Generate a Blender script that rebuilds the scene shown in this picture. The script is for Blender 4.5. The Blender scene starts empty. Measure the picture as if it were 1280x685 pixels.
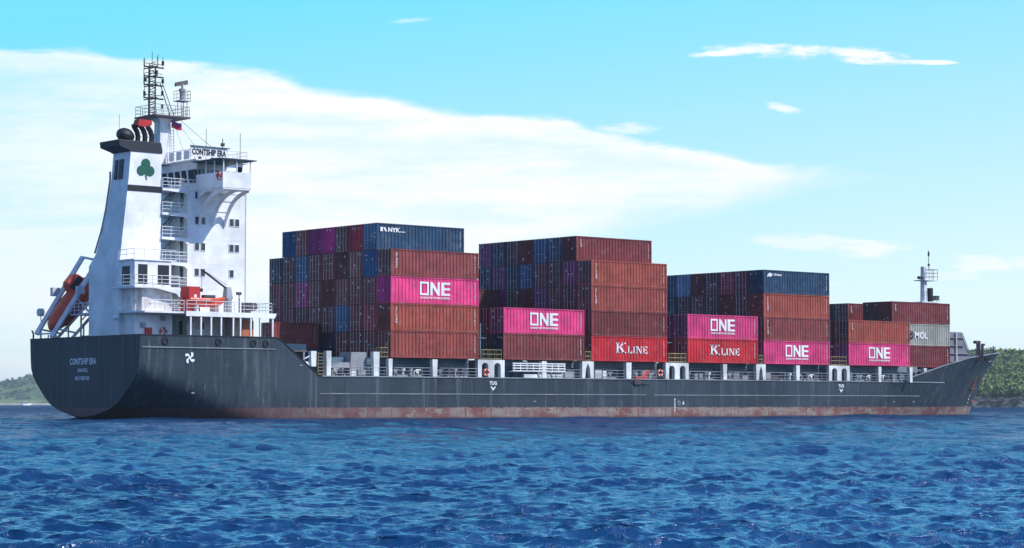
import bpy, math, random
import numpy as np
from mathutils import Vector
random.seed(7); rng = np.random.default_rng(5)
scene = bpy.context.scene
COL = scene.collection
R = math.radians

# ------------------------------------------------------------------ camera
# world: X forward along the ship, Y to its port side, Z up, water at z = 0; camera on a small boat off the stern quarter
PHI = R(49.5)
CAM = Vector((-114.0, -189.6, 1.6))
cam = bpy.data.cameras.new('camera'); cam.sensor_width = 36; cam.lens = 2786 / 1280 * 36
cam.clip_start = 0.5; cam.clip_end = 60000
cobj = bpy.data.objects.new('camera', cam); COL.objects.link(cobj)
cobj.location = CAM
cobj.rotation_euler = (math.pi / 2 + math.atan(162.5 / 2786), 0, PHI - math.pi / 2)
scene.camera = cobj

# ------------------------------------------------------------------ light, exposure
SUN_EL = R(44); SUN_DIR = Vector((0.50, -0.866, 0)).normalized()      # towards the sun, horizontally
sv = Vector((SUN_DIR.x * math.cos(SUN_EL), SUN_DIR.y * math.cos(SUN_EL), math.sin(SUN_EL)))
sl = bpy.data.lights.new('sun', 'SUN'); sl.energy = 3.8; sl.angle = R(0.5); sl.color = (1.0, 0.96, 0.9)
so = bpy.data.objects.new('sun', sl); COL.objects.link(so)
so.rotation_euler = sv.to_track_quat('Z', 'Y').to_euler(); so.location = (0, 0, 200)
vs = scene.view_settings
vs.view_transform = 'Standard'; vs.look = 'None'; vs.gamma = 1; vs.use_curve_mapping = False; vs.exposure = 0.15
try:
    scene.cycles.max_bounces = 6; scene.cycles.transparent_max_bounces = 6
    scene.cycles.sample_clamp_direct = 4.0; scene.cycles.sample_clamp_indirect = 3.0; scene.cycles.caustics_reflective = False; scene.cycles.caustics_refractive = False
except Exception: pass

# little expression builder for node trees
class X:
    def __init__(s, nt): s.nt = nt; s.n = nt.nodes; s.l = nt.links
    def put(s, inp, v):
        if hasattr(v, 'is_output'): s.l.new(v, inp)
        else: inp.default_value = v
    def m(s, op, a, b=0.0, c=0.0, clamp=False):
        k = s.n.new('ShaderNodeMath'); k.operation = op; k.use_clamp = clamp
        s.put(k.inputs[0], a); s.put(k.inputs[1], b)
        if op in ('MULTIPLY_ADD', 'SMOOTH_MIN', 'COMPARE'): s.put(k.inputs[2], c)
        return k.outputs[0]
    def vm(s, op, a, b=(0, 0, 0)):
        k = s.n.new('ShaderNodeVectorMath'); k.operation = op
        s.put(k.inputs[0], a); s.put(k.inputs[1], b)
        return k.outputs[1] if op in ('DOT_PRODUCT', 'LENGTH') else k.outputs[0]
    def rng(s, v, a, b, c=0.0, d=1.0, smooth=True):
        k = s.n.new('ShaderNodeMapRange'); k.interpolation_type = 'SMOOTHSTEP' if smooth else 'LINEAR'
        s.put(k.inputs[0], v); s.put(k.inputs[1], a); s.put(k.inputs[2], b); s.put(k.inputs[3], c); s.put(k.inputs[4], d)
        return k.outputs[0]
    def noise(s, vec, scale=1.0, detail=4.0, rough=0.5, dist=0.0):
        k = s.n.new('ShaderNodeTexNoise')
        s.put(k.inputs['Vector'], vec); k.inputs['Scale'].default_value = scale
        k.inputs['Detail'].default_value = detail; k.inputs['Roughness'].default_value = rough
        k.inputs['Distortion'].default_value = dist
        return k.outputs[0]
    def comb(s, x, y, z):
        k = s.n.new('ShaderNodeCombineXYZ'); s.put(k.inputs[0], x); s.put(k.inputs[1], y); s.put(k.inputs[2], z); return k.outputs[0]
    def sep(s, v):
        k = s.n.new('ShaderNodeSeparateXYZ'); s.put(k.inputs[0], v); return k.outputs
    def mix(s, f, a, b, mode='MIX'):
        k = s.n.new('ShaderNodeMix'); k.data_type = 'RGBA'; k.blend_type = mode
        s.put(k.inputs[0], f); s.put(k.inputs[6], a); s.put(k.inputs[7], b); return k.outputs[2]
    def curve(s, v, pts):
        """piecewise curve through pts, v in data units"""
        x0, x1 = pts[0][0], pts[-1][0]; ys = [p[1] for p in pts]; y0, y1 = min(ys), max(ys)
        k = s.n.new('ShaderNodeFloatCurve'); c = k.mapping.curves[0]
        q = [((x - x0) / (x1 - x0), (y - y0) / (y1 - y0)) for x, y in pts]
        c.points[0].location = q[0]; c.points[1].location = q[-1]
        for t in q[1:-1]: c.points.new(*t)
        k.mapping.update()
        s.put(k.inputs['Value'], s.m('DIVIDE', s.m('SUBTRACT', v, x0), x1 - x0, clamp=True))
        return s.m('MULTIPLY_ADD', k.outputs[0], y1 - y0, y0)

world = bpy.data.worlds.new('World'); scene.world = world; world.use_nodes = True
def build_world():
    nt = world.node_tree; nt.nodes.clear(); x = X(nt)
    out = nt.nodes.new('ShaderNodeOutputWorld'); bg = nt.nodes.new('ShaderNodeBackground')
    bg.inputs[1].default_value = 0.12
    sky = nt.nodes.new('ShaderNodeTexSky'); sky.sky_type = 'NISHITA'; sky.sun_disc = False
    sky.sun_elevation = SUN_EL; sky.sun_rotation = math.atan2(sv.x, sv.y)
    sky.air_density = 1.0; sky.dust_density = 0.6; sky.ozone_density = 2.0; sky.altitude = 0
    tint = x.mix(1.0, sky.outputs[0], SKY_TINT, 'MULTIPLY')
    d = nt.nodes.new('ShaderNodeTexCoord').outputs['Generated']
    f = (math.cos(PHI), math.sin(PHI), 0); r = (math.sin(PHI), -math.cos(PHI), 0)
    df = x.m('MAXIMUM', x.vm('DOT_PRODUCT', d, f), 0.02); dr = x.vm('DOT_PRODUCT', d, r); dz = x.sep(d)[2]
    # h: bearing (units of 1/1000), e: height above the horizon
    h = x.m('MULTIPLY', x.m('DIVIDE', dr, df), 1000); e = x.m('MULTIPLY', x.m('DIVIDE', dz, df), 1000)
    K = 1000 / 2786
    hx = lambda px: (px - 640) * K
    ey = lambda py: (505 - py) * K
    pos = x.comb(h, e, 0)
    n1 = x.noise(x.vm('MULTIPLY', pos, (0.010, 0.035, 1)), 1.0, 6, 0.55)
    n2 = x.noise(x.vm('MULTIPLY', pos, (0.022, 0.075, 1)), 1.0, 7, 0.6, 0.3)
    n3 = x.noise(x.vm('MULTIPLY', pos, (0.006, 0.05, 1)), 1.0, 5, 0.55)
    n4 = x.noise(x.vm('MULTIPLY', pos, (0.05, 0.20, 1)), 1.0, 7, 0.62, 0.4)
    w = x.m('MULTIPLY', x.m('SUBTRACT', n2, 0.5), 14)
    # the big bank
    top = x.curve(h, [(hx(-500), ey(20)), (hx(0), ey(52)), (hx(200), ey(70)), (hx(320), ey(84)), (hx(450), ey(110)), (hx(640), ey(138)),
                      (hx(700), ey(143)), (hx(760), ey(160)), (hx(860), ey(183)), (hx(1035), ey(207)), (hx(1090), ey(214)), (hx(1200), ey(218))])
    low = x.curve(h, [(hx(-500), ey(560)), (hx(300), ey(520)), (hx(640), ey(330)), (hx(760), ey(288)), (hx(850), ey(275)), (hx(950), ey(246)),
                      (hx(1035), ey(222)), (hx(1090), ey(212)), (hx(1200), ey(190))])
    a = x.rng(x.m('SUBTRACT', x.m('ADD', top, w), e), 0.0, x.rng(n1, 0.35, 0.7, 3, 11))
    b = x.rng(x.m('SUBTRACT', x.m('ADD', e, x.m('MULTIPLY', w, 1.2)), low), -6.0, 12.0)
    body = x.m('MULTIPLY', a, b)
    inner = x.rng(x.m('ADD', x.m('ADD', x.m('MULTIPLY', n3, 0.5), x.m('MULTIPLY', n1, 0.35)), x.m('MULTIPLY', n4, 0.15)), 0.38, 0.56, 0.52, 1.0)
    edge = x.rng(x.m('SUBTRACT', top, e), 0, 30, 1.0, 0.0)
    inner = x.m('MAXIMUM', inner, x.m('MULTIPLY', edge, x.rng(n2, 0.3, 0.55, 0.6, 1.0)))
    leftfade = x.rng(h, hx(-100), hx(420), 0.72, 1.0)
    bank = x.m('MULTIPLY', x.m('MULTIPLY', body, inner), leftfade)
    def blob(cx, cy, rx, ry, pw=1.0, tilt=0.0, soft=1.15):
        u = x.m('DIVIDE', x.m('SUBTRACT', h, hx(cx)), rx * K)
        v = x.m('DIVIDE', x.m('ADD', x.m('SUBTRACT', e, ey(cy)), x.m('MULTIPLY', x.m('SUBTRACT', h, hx(cx)), tilt)), ry * K)
        q = x.m('ADD', x.m('POWER', x.m('ABSOLUTE', u), 2.0), x.m('POWER', x.m('ABSOLUTE', v), 2.0))
        q = x.m('ADD', q, x.m('ADD', x.m('MULTIPLY', x.m('SUBTRACT', n2, 0.5), 2.4), x.m('MULTIPLY', x.m('SUBTRACT', n4, 0.5), 3.6)))
        return x.m('MULTIPLY', x.rng(q, 1.0, 1.0 - soft, 0.0, 1.0), pw)
    m = bank
    for args in ((975, 61, 120, 11, 1.0, 0.02), (1080, 67, 62, 11, 1.0, 0.06), (1140, 75, 60, 3.4, 0.9, 0.02), (900, 64, 52, 5, 1.0, -0.06),
                 (985, 134, 30, 8, 0.75, 0.25), (515, 22, 34, 4, 0.55, -0.1), (795, 160, 50, 9, 0.6, 0.03), (1000, 303, 90, 12, 0.6, 0.02), (1085, 312, 66, 14, 0.8), (1225, 330, 50, 12, 0.7), (1290, 326, 40, 9, 0.6),
                 (1180, 345, 60, 8, 0.4), (940, 355, 120, 10, 0.45)):
        m = x.m('MAXIMUM', m, blob(*args))
    # gauzy veil everywhere low over the sea
    veil = x.m('MULTIPLY', x.rng(e, ey(330), ey(505), 0.0, 0.35), x.rng(n3, 0.35, 0.65, 0.5, 1.0))
    m = x.m('MAXIMUM', m, veil)
    m = x.m('MULTIPLY', m, x.rng(x.vm('DOT_PRODUCT', d, f), 0.0, 0.25))
    # light haze of the air towards the horizon
    el = x.m('MAXIMUM', dz, 0.0)
    front = x.rng(x.vm('DOT_PRODUCT', d, f), 0.2, 0.8)
    tint2 = x.mix(x.m('MULTIPLY', x.rng(el, 0.0, 0.5, 1.0, 0.0, False), front), tint, (HZ[0], HZ[1], HZ[2], 1))
    ups = x.mix(x.rng(x.m('ADD', el, x.m('MULTIPLY', x.m('DIVIDE', dr, df), -0.12)), 0.02, 0.19, 0.0, 1.0, False), tint2, (UP[0], UP[1], UP[2], 1))
    ups = x.mix(x.rng(el, 0.25, 0.7, 0.0, 1.0), ups, tint)
    ups = x.mix(front, tint, ups)
    col = x.mix(m, ups, (CL[0], CL[1], CL[2], 1))
    nt.links.new(col, bg.inputs[0]); nt.links.new(bg.outputs[0], out.inputs[0])
SKY_TINT = (0.74, 1.0, 1.42, 1)
_s = 0.93 / 0.12
HZ = tuple(v * _s for v in (0.86, 1.06, 1.06)); UP = tuple(v * _s for v in (0.20, 0.78, 1.0)); CL = tuple(v * _s for v in (1.02, 1.04, 1.05))
build_world()

# ------------------------------------------------------------------ mesh helpers
class MB:
    def __init__(s): s.v = []; s.f = []
    def add(s, vs, fs):
        o = len(s.v); s.v += [tuple(map(float, p)) for p in vs]; s.f += [tuple(i + o for i in f) for f in fs]; return s
    def box(s, x0, x1, y0, y1, z0, z1):
        return s.add([(x0, y0, z0), (x1, y0, z0), (x1, y1, z0), (x0, y1, z0), (x0, y0, z1), (x1, y0, z1), (x1, y1, z1), (x0, y1, z1)],
                     [(0, 3, 2, 1), (4, 5, 6, 7), (0, 1, 5, 4), (1, 2, 6, 5), (2, 3, 7, 6), (3, 0, 4, 7)])
    def cbox(s, c, d): return s.box(c[0] - d[0] / 2, c[0] + d[0] / 2, c[1] - d[1] / 2, c[1] + d[1] / 2, c[2] - d[2] / 2, c[2] + d[2] / 2)
    def prism(s, poly, axis, a, b):
        n = len(poly)
        def pt(p, w): return {'x': (w, p[0], p[1]), 'y': (p[0], w, p[1]), 'z': (p[0], p[1], w)}[axis]
        area = sum(poly[i][0] * poly[(i + 1) % n][1] - poly[(i + 1) % n][0] * poly[i][1] for i in range(n))
        if (area > 0) == (axis == 'y'): poly = poly[::-1]
        vs = [pt(p, a) for p in poly] + [pt(p, b) for p in poly]
        return s.add(vs, [tuple(range(n))[::-1], tuple(range(n, 2 * n))] + [(i, (i + 1) % n, n + (i + 1) % n, n + i) for i in range(n)])
    def loft(s, rings, cap=True):
        n = len(rings[0]); vs = [p for r in rings for p in r]; fs = []
        for k in range(len(rings) - 1):
            for i in range(n):
                j = (i + 1) % n; fs.append((k * n + i, k * n + j, (k + 1) * n + j, (k + 1) * n + i))
        if cap: fs.append(tuple(range(n))[::-1]); fs.append(tuple(range((len(rings) - 1) * n, len(rings) * n)))
        return s.add(vs, fs)
    def tube(s, pts, r, n=6, cap=True):
        pts = [Vector(p) for p in pts]; rs = r if isinstance(r, (list, tuple)) else [r] * len(pts); rings = []
        t0 = (pts[1] - pts[0]).normalized(); up = Vector((0, 0, 1)) if abs(t0.z) < 0.9 else Vector((1, 0, 0))
        a = t0.cross(up).normalized()
        for i, p in enumerate(pts):
            t = (pts[min(i + 1, len(pts) - 1)] - pts[max(i - 1, 0)]).normalized()
            a = (a - t * a.dot(t)).normalized(); b = t.cross(a)
            rings.append([tuple(p + rs[i] * (math.cos(2 * math.pi * k / n) * a + math.sin(2 * math.pi * k / n) * b)) for k in range(n)])
        return s.loft(rings, cap)
    def bar(s, p, q, w=0.05): return s.tube([p, q], w * 0.7, 4)
    def rail(s, pts, h=1.05, step=1.2, n=3, w=0.05):
        for a, b in zip(pts[:-1], pts[1:]):
            a = Vector(a); b = Vector(b); L = (b - a).length; k = max(1, round(L / step))
            for i in range(k + 1):
                p = a.lerp(b, i / k); s.bar(p, p + Vector((0, 0, h)), w)
            for j in range(1, n + 1):
                z = Vector((0, 0, h * j / n)); s.bar(a + z, b + z, w * (1.0 if j == n else 0.8))
        return s
    def build(s, name, mat, parent=None, loc=None, smooth=False):
        me = bpy.data.meshes.new(name); me.from_pydata(s.v, [], s.f); me.update()
        if mat: me.materials.append(mat)
        if smooth: me.polygons.foreach_set('use_smooth', [True] * len(me.polygons))
        o = bpy.data.objects.new(name, me); COL.objects.link(o)
        if parent: o.parent = parent
        if loc: o.location = loc
        return o
def empty(name, loc=(0, 0, 0), rz=0):
    o = bpy.data.objects.new(name, None); COL.objects.link(o); o.location = loc; o.rotation_euler = (0, 0, rz); o.empty_display_size = 0.3
    return o
def tag(o, label=None, cat=None, group=None, kind=None):
    if label: o['label'] = label
    if cat: o['category'] = cat
    if group: o['group'] = group
    if kind: o['kind'] = kind
    return o
_tc = {}
def text_mb(txt, size=1.0, bold=0.0):
    """flat lettering as a mesh in the XY plane, thin, left edge at 0"""
    key = (txt, size, bold)
    if key not in _tc:
        c = bpy.data.curves.new('t', 'FONT'); c.body = txt; c.size = size; c.extrude = 0.006; c.offset = bold
        c.resolution_u = 2
        o = bpy.data.objects.new('t', c); COL.objects.link(o)
        me = bpy.data.meshes.new_from_object(o.evaluated_get(bpy.context.evaluated_depsgraph_get()))
        vs = [tuple(v.co) for v in me.vertices]; fs = [tuple(p.vertices) for p in me.polygons]
        bpy.data.objects.remove(o); bpy.data.curves.remove(c); bpy.data.meshes.remove(me)
        _tc[key] = (vs, fs)
    return _tc[key]
def put_text(mb, txt, size, org, xd=(1, 0, 0), yd=(0, 0, 1), bold=0.0, sx=1.0, width=None, centre=False):
    vs, fs = text_mb(txt, size, bold)
    if not vs: return mb
    lo = min(v[0] for v in vs); hi = max(v[0] for v in vs)
    if width: sx = width / (hi - lo)
    xd = Vector(xd); yd = Vector(yd); zd = xd.cross(yd); o = Vector(org)
    off = -(lo + hi) / 2 if centre else -lo
    return mb.add([tuple(o + xd * (v[0] + off) * sx + yd * v[1] + zd * v[2]) for v in vs], fs)
def cyl(mb, c, r, h, axis='z', n=12):
    c = Vector(c); d = {'x': Vector((1, 0, 0)), 'y': Vector((0, 1, 0)), 'z': Vector((0, 0, 1))}[axis] * h
    return mb.tube([c, c + d], r, n)
def torus(mb, c, Rr, r, axis='y', n=16, m=6):
    vs = []; fs = []
    for i in range(n):
        a = 2 * math.pi * i / n
        for j in range(m):
            b = 2 * math.pi * j / m; q = Rr + r * math.cos(b); p = (q * math.cos(a), r * math.sin(b), q * math.sin(a))
            if axis == 'x': p = (p[1], p[0], p[2])
            if axis == 'z': p = (p[0], p[2], p[1])
            vs.append((c[0] + p[0], c[1] + p[1], c[2] + p[2]))
            fs.append((i * m + j, i * m + (j + 1) % m, ((i + 1) % n) * m + (j + 1) % m, ((i + 1) % n) * m + j))
    return mb.add(vs, fs)

# ------------------------------------------------------------------ materials
def mat_new(name):
    m = bpy.data.materials.new(name); m.use_nodes = True
    nt = m.node_tree; bs = nt.nodes['Principled BSDF']; return m, X(nt), bs
def paint(name, col, rough=0.5, wear=0.25, dirt=(0.16, 0.09, 0.05), spec=0.35, scale=1.0, streak=True, bump=0.0, metal=0.0):
    m, x, b = mat_new(name)
    co = x.n.new('ShaderNodeNewGeometry').outputs['Position']
    n1 = x.noise(co, 0.35 * scale, 5, 0.6)
    n2 = x.noise(x.vm('MULTIPLY', co, (1.6 * scale, 1.6 * scale, 0.22 * scale) if streak else (1.2 * scale,) * 3), 1.0, 6, 0.65)
    n3 = x.noise(co, 5.0 * scale, 3, 0.7)
    k = x.rng(n1, 0.3, 0.7, 1 - wear * 0.6, 1 + wear * 0.45)
    base = x.mix(1.0, (*col, 1), x.comb(k, k, k), 'MULTIPLY')
    f = x.m('MULTIPLY', x.rng(n2, 0.54, 0.78), x.m('MULTIPLY', x.rng(n3, 0.3, 0.6, 0.4, 1.0), min(1.0, wear * 1.7)))
    col2 = x.mix(f, base, (*dirt, 1))
    x.put(b.inputs['Base Color'], col2)
    x.put(b.inputs['Roughness'], x.rng(n3, 0.2, 0.8, max(0.05, rough - 0.12), min(1, rough + 0.18)))
    b.inputs['Specular IOR Level'].default_value = spec; b.inputs['Metallic'].default_value = metal
    if bump:
        bp = x.n.new('ShaderNodeBump'); bp.inputs['Strength'].default_value = bump; bp.inputs['Distance'].default_value = 0.05
        x.put(bp.inputs['Height'], x.noise(co, 0.9, 3)); x.l.new(bp.outputs[0], b.inputs['Normal'])
    return m
def container_mat(name, col, dirt=(0.10, 0.05, 0.035)):
    m, x, b = mat_new(name)
    co = x.n.new('ShaderNodeNewGeometry').outputs['Position']
    oi = x.n.new('ShaderNodeObjectInfo'); rnd = oi.outputs['Random']
    lc = x.n.new('ShaderNodeTexCoord').outputs['Object']
    n1 = x.noise(co, 0.5, 5, 0.6)
    n2 = x.noise(x.vm('MULTIPLY', co, (2.4, 2.4, 0.35)), 1.0, 6, 0.7)
    n3 = x.noise(co, 7.0, 3, 0.7)
    k = x.m('MULTIPLY', x.rng(n1, 0.3, 0.7, 0.74, 1.18), x.rng(rnd, 0, 1, 0.86, 1.12, False))
    base = x.mix(1.0, (*col, 1), x.comb(k, k, k), 'MULTIPLY')
    fade = x.m('MULTIPLY', x.rng(x.noise(x.vm('MULTIPLY', co, (0.9, 0.9, 1.4)), 1.0, 5, 0.6), 0.5, 0.7), 0.28)     # chalky faded patches
    base = x.mix(fade, base, (*[0.55 * c + 0.16 for c in col], 1))
    f = x.m('MULTIPLY', x.rng(n2, 0.53, 0.72), x.rng(n3, 0.35, 0.6, 0.2, 0.8))
    z = x.sep(lc)[2]                                           # grime gathers at the bottom rail and below the top rail
    g = x.m('MAXIMUM', x.rng(z, 0.0, 0.5, 0.35, 0.0), x.rng(z, 2.6, 2.9, 0.0, 0.2))
    f = x.m('MAXIMUM', f, x.m('MULTIPLY', g, x.rng(n2, 0.35, 0.6)))
    x.put(b.inputs['Base Color'], x.mix(f, base, (*dirt, 1)))
    x.put(b.inputs['Roughness'], x.rng(n3, 0.2, 0.8, 0.45, 0.75)); b.inputs['Specular IOR Level'].default_value = 0.3
    return m
WHITE = paint('white_paint', (0.80, 0.81, 0.81), 0.45, 0.30, (0.46, 0.34, 0.25), bump=0.25)
WHITE_RUST = paint('rust_speckled_white_paint', (0.72, 0.69, 0.66), 0.5, 0.55, (0.30, 0.16, 0.09), scale=2.2, streak=False)
OFFWHITE = paint('pillar_paint', (0.70, 0.72, 0.70), 0.5, 0.55, (0.30, 0.18, 0.11))
GREY = paint('grey_deck_steel', (0.20, 0.24, 0.27), 0.6, 0.4, (0.12, 0.08, 0.06))
MIDGREY = paint('mid_grey_steel', (0.32, 0.34, 0.36), 0.6, 0.4, (0.16, 0.10, 0.07))
COAMING = paint('coaming_blue_grey', (0.12, 0.19, 0.24), 0.6, 0.45, (0.13, 0.09, 0.07))
RAMPGREY = paint('ramp_grey_white', (0.68, 0.70, 0.76), 0.5, 0.3, (0.3, 0.2, 0.14))
BLACK = paint('black_paint', (0.015, 0.016, 0.02), 0.45, 0.3, (0.05, 0.04, 0.035))
SOOT = paint('funnel_cap_black', (0.022, 0.024, 0.032), 0.6, 0.3, (0.06, 0.05, 0.045))
DARKSTEEL = paint('dark_mast_steel', (0.07, 0.06, 0.07), 0.6, 0.4, (0.12, 0.07, 0.05))
ORANGE = paint('lifeboat_orange', (0.74, 0.085, 0.035), 0.4, 0.3, (0.25, 0.05, 0.03))
RED = paint('red_fitting', (0.5, 0.03, 0.03), 0.5, 0.3, (0.2, 0.04, 0.03))
YELLOW = paint('yellow_cage', (0.36, 0.30, 0.14), 0.6, 0.5, (0.16, 0.09, 0.05))
GREEN = paint('emblem_green', (0.01, 0.10, 0.06), 0.5, 0.15, (0.02, 0.05, 0.03))
LETTERW = paint('white_lettering', (0.80, 0.80, 0.80), 0.55, 0.2, (0.5, 0.4, 0.38))
LETTERF = paint('faded_lettering', (0.52, 0.48, 0.46), 0.6, 0.5, (0.3, 0.15, 0.12))
BARS = paint('galvanised_bar', (0.46, 0.44, 0.43), 0.45, 0.5, (0.2, 0.12, 0.08), metal=0.2)
DECK = paint('deck_red_grey', (0.14, 0.10, 0.09), 0.7, 0.4, (0.1, 0.06, 0.05))
BREAK = paint('breakwater_grey', (0.19, 0.19, 0.22), 0.6, 0.35, (0.14, 0.10, 0.08))
NAVYSTEEL = paint('navy_steel', (0.02, 0.06, 0.10), 0.5, 0.4, (0.10, 0.06, 0.05))
def glass_mat():
    m, x, b = mat_new('dark_window_glass')
    co = x.n.new('ShaderNodeNewGeometry').outputs['Position']
    x.put(b.inputs['Base Color'], x.mix(x.noise(co, 1.5), (0.008, 0.010, 0.014, 1), (0.03, 0.035, 0.045, 1)))
    b.inputs['Roughness'].default_value = 0.08; b.inputs['Specular IOR Level'].default_value = 0.6
    return m
GLASS = glass_mat()
def hull_mat():
    m, x, b = mat_new('hull_paint')
    co = x.n.new('ShaderNodeNewGeometry').outputs['Position']
    sx, sy, sz = x.sep(co)
    nb = x.noise(co, 0.12, 5, 0.6)
    ns = x.noise(x.vm('MULTIPLY', co, (0.9, 0.9, 0.10)), 1.0, 6, 0.65)
    nf = x.noise(x.vm('MULTIPLY', co, (4.2, 4.2, 0.40)), 1.0, 6, 0.75)
    nv = x.noise(x.vm('MULTIPLY', co, (0.35, 0.35, 0.5)), 1.0, 4, 0.6)
    fine = x.noise(co, 3.5, 4, 0.7)
    dark = x.mix(x.rng(nb, 0.3, 0.7), (0.018, 0.031, 0.042, 1), (0.036, 0.055, 0.069, 1))
    dark = x.mix(x.m('MULTIPLY', x.rng(ns, 0.52, 0.75), 0.5), dark, (0.10, 0.13, 0.15, 1))
    rustv = x.m('MULTIPLY', x.rng(nf, 0.60, 0.78), x.rng(sz, 3.2, 1.0, 0.08, 0.9))
    dark = x.mix(rustv, dark, (0.20, 0.07, 0.035, 1))
    # dark and pale runs below scuppers, scuffs
    run = x.noise(x.vm('MULTIPLY', co, (1.5, 1.5, 0.045)), 1.0, 4, 0.75)
    dark = x.mix(x.m('MULTIPLY', x.rng(run, 0.56, 0.66), 0.6), dark, (0.13, 0.15, 0.16, 1))
    run2 = x.noise(x.vm('MULTIPLY', x.vm('ADD', co, (31, 7, 0)), (1.1, 1.1, 0.06)), 1.0, 4, 0.75)
    dark = x.mix(x.m('MULTIPLY', x.rng(run2, 0.56, 0.66), 0.7), dark, (0.012, 0.018, 0.024, 1))
    scf = x.noise(x.vm('MULTIPLY', co, (0.25, 0.25, 1.6)), 1.0, 5, 0.7)
    dark = x.mix(x.m('MULTIPLY', x.rng(scf, 0.58, 0.72), 0.35), dark, (0.10, 0.075, 0.06, 1))
    # plate seams
    su = x.m('ABSOLUTE', x.m('SUBTRACT', x.m('FRACT', x.m('DIVIDE', sx, 7.3)), 0.5)); sv_ = x.m('ABSOLUTE', x.m('SUBTRACT', x.m('FRACT', x.m('DIVIDE', sz, 2.2)), 0.5))
    seam = x.m('MAXIMUM', x.rng(su, 0.492, 0.499), x.rng(sv_, 0.480, 0.497))
    dark = x.mix(x.m('MULTIPLY', seam, 0.35), dark, (0.012, 0.02, 0.03, 1))
    # rust round the anchor pocket
    da = x.vm('LENGTH', x.vm('SUBTRACT', x.vm('MULTIPLY', co, (0.32, 0, 0.30)), (0.32 * 140.5, 0, 0.30 * 4.0)))
    dark = x.mix(x.m('MULTIPLY', x.rng(x.m('ADD', da, x.m('MULTIPLY', nf, 0.8)), 1.3, 0.5), 0.5), dark, (0.10, 0.045, 0.035, 1))
    boot = x.mix(x.rng(nv, 0.40, 0.60), (0.25, 0.20, 0.175, 1), (0.19, 0.075, 0.068, 1))
    boot = x.mix(x.rng(x.noise(x.vm('MULTIPLY', co, (0.55, 0.55, 1.2)), 1.0, 6, 0.7), 0.50, 0.60), boot, (0.27, 0.25, 0.21, 1))
    boot = x.mix(x.m('MULTIPLY', x.rng(nf, 0.53, 0.61), 0.85), boot, (0.18, 0.05, 0.035, 1))
    boot = x.mix(x.m('MULTIPLY', x.rng(fine, 0.56, 0.7), 0.7), boot, (0.05, 0.035, 0.035, 1))
    aft = x.rng(sx, 42, 8)                                     # boot topping turns a darker red towards the stern
    boot = x.mix(x.m('MULTIPLY', aft, 0.85), boot, (0.075, 0.035, 0.04, 1))
    slime = x.rng(x.m('ADD', sz, x.m('MULTIPLY', fine, 0.25)), 0.5, 0.12)
    boot = x.mix(x.m('MULTIPLY', slime, 0.8), boot, (0.05, 0.035, 0.035, 1))
    line = x.m('ADD', 1.22, x.m('MULTIPLY', x.m('SUBTRACT', nf, 0.5), 0.9))
    k = x.rng(x.m('SUBTRACT', sz, line), -0.04, 0.05)
    x.put(b.inputs['Base Color'], x.mix(k, boot, dark))
    x.put(b.inputs['Roughness'], x.rng(fine, 0.2, 0.8, 0.42, 0.7)); b.inputs['Specular IOR Level'].default_value = 0.3
    bp = x.n.new('ShaderNodeBump'); bp.inputs['Strength'].default_value = 0.5; bp.inputs['Distance'].default_value = 0.06
    hun = x.m('MULTIPLY', x.m('SINE', x.m('MULTIPLY', sx, 8.4)), x.noise(co, 0.2, 3))
    x.put(bp.inputs['Height'], x.m('ADD', x.m('ADD', x.noise(x.vm('MULTIPLY', co, (0.5, 0.5, 0.7)), 1, 3), x.m('MULTIPLY', fine, 0.2)), x.m('ADD', x.m('MULTIPLY', hun, 0.22), x.m('MULTIPLY', seam, -0.3))))
    x.l.new(bp.outputs[0], b.inputs['Normal'])
    return m
HULL = hull_mat()

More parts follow.
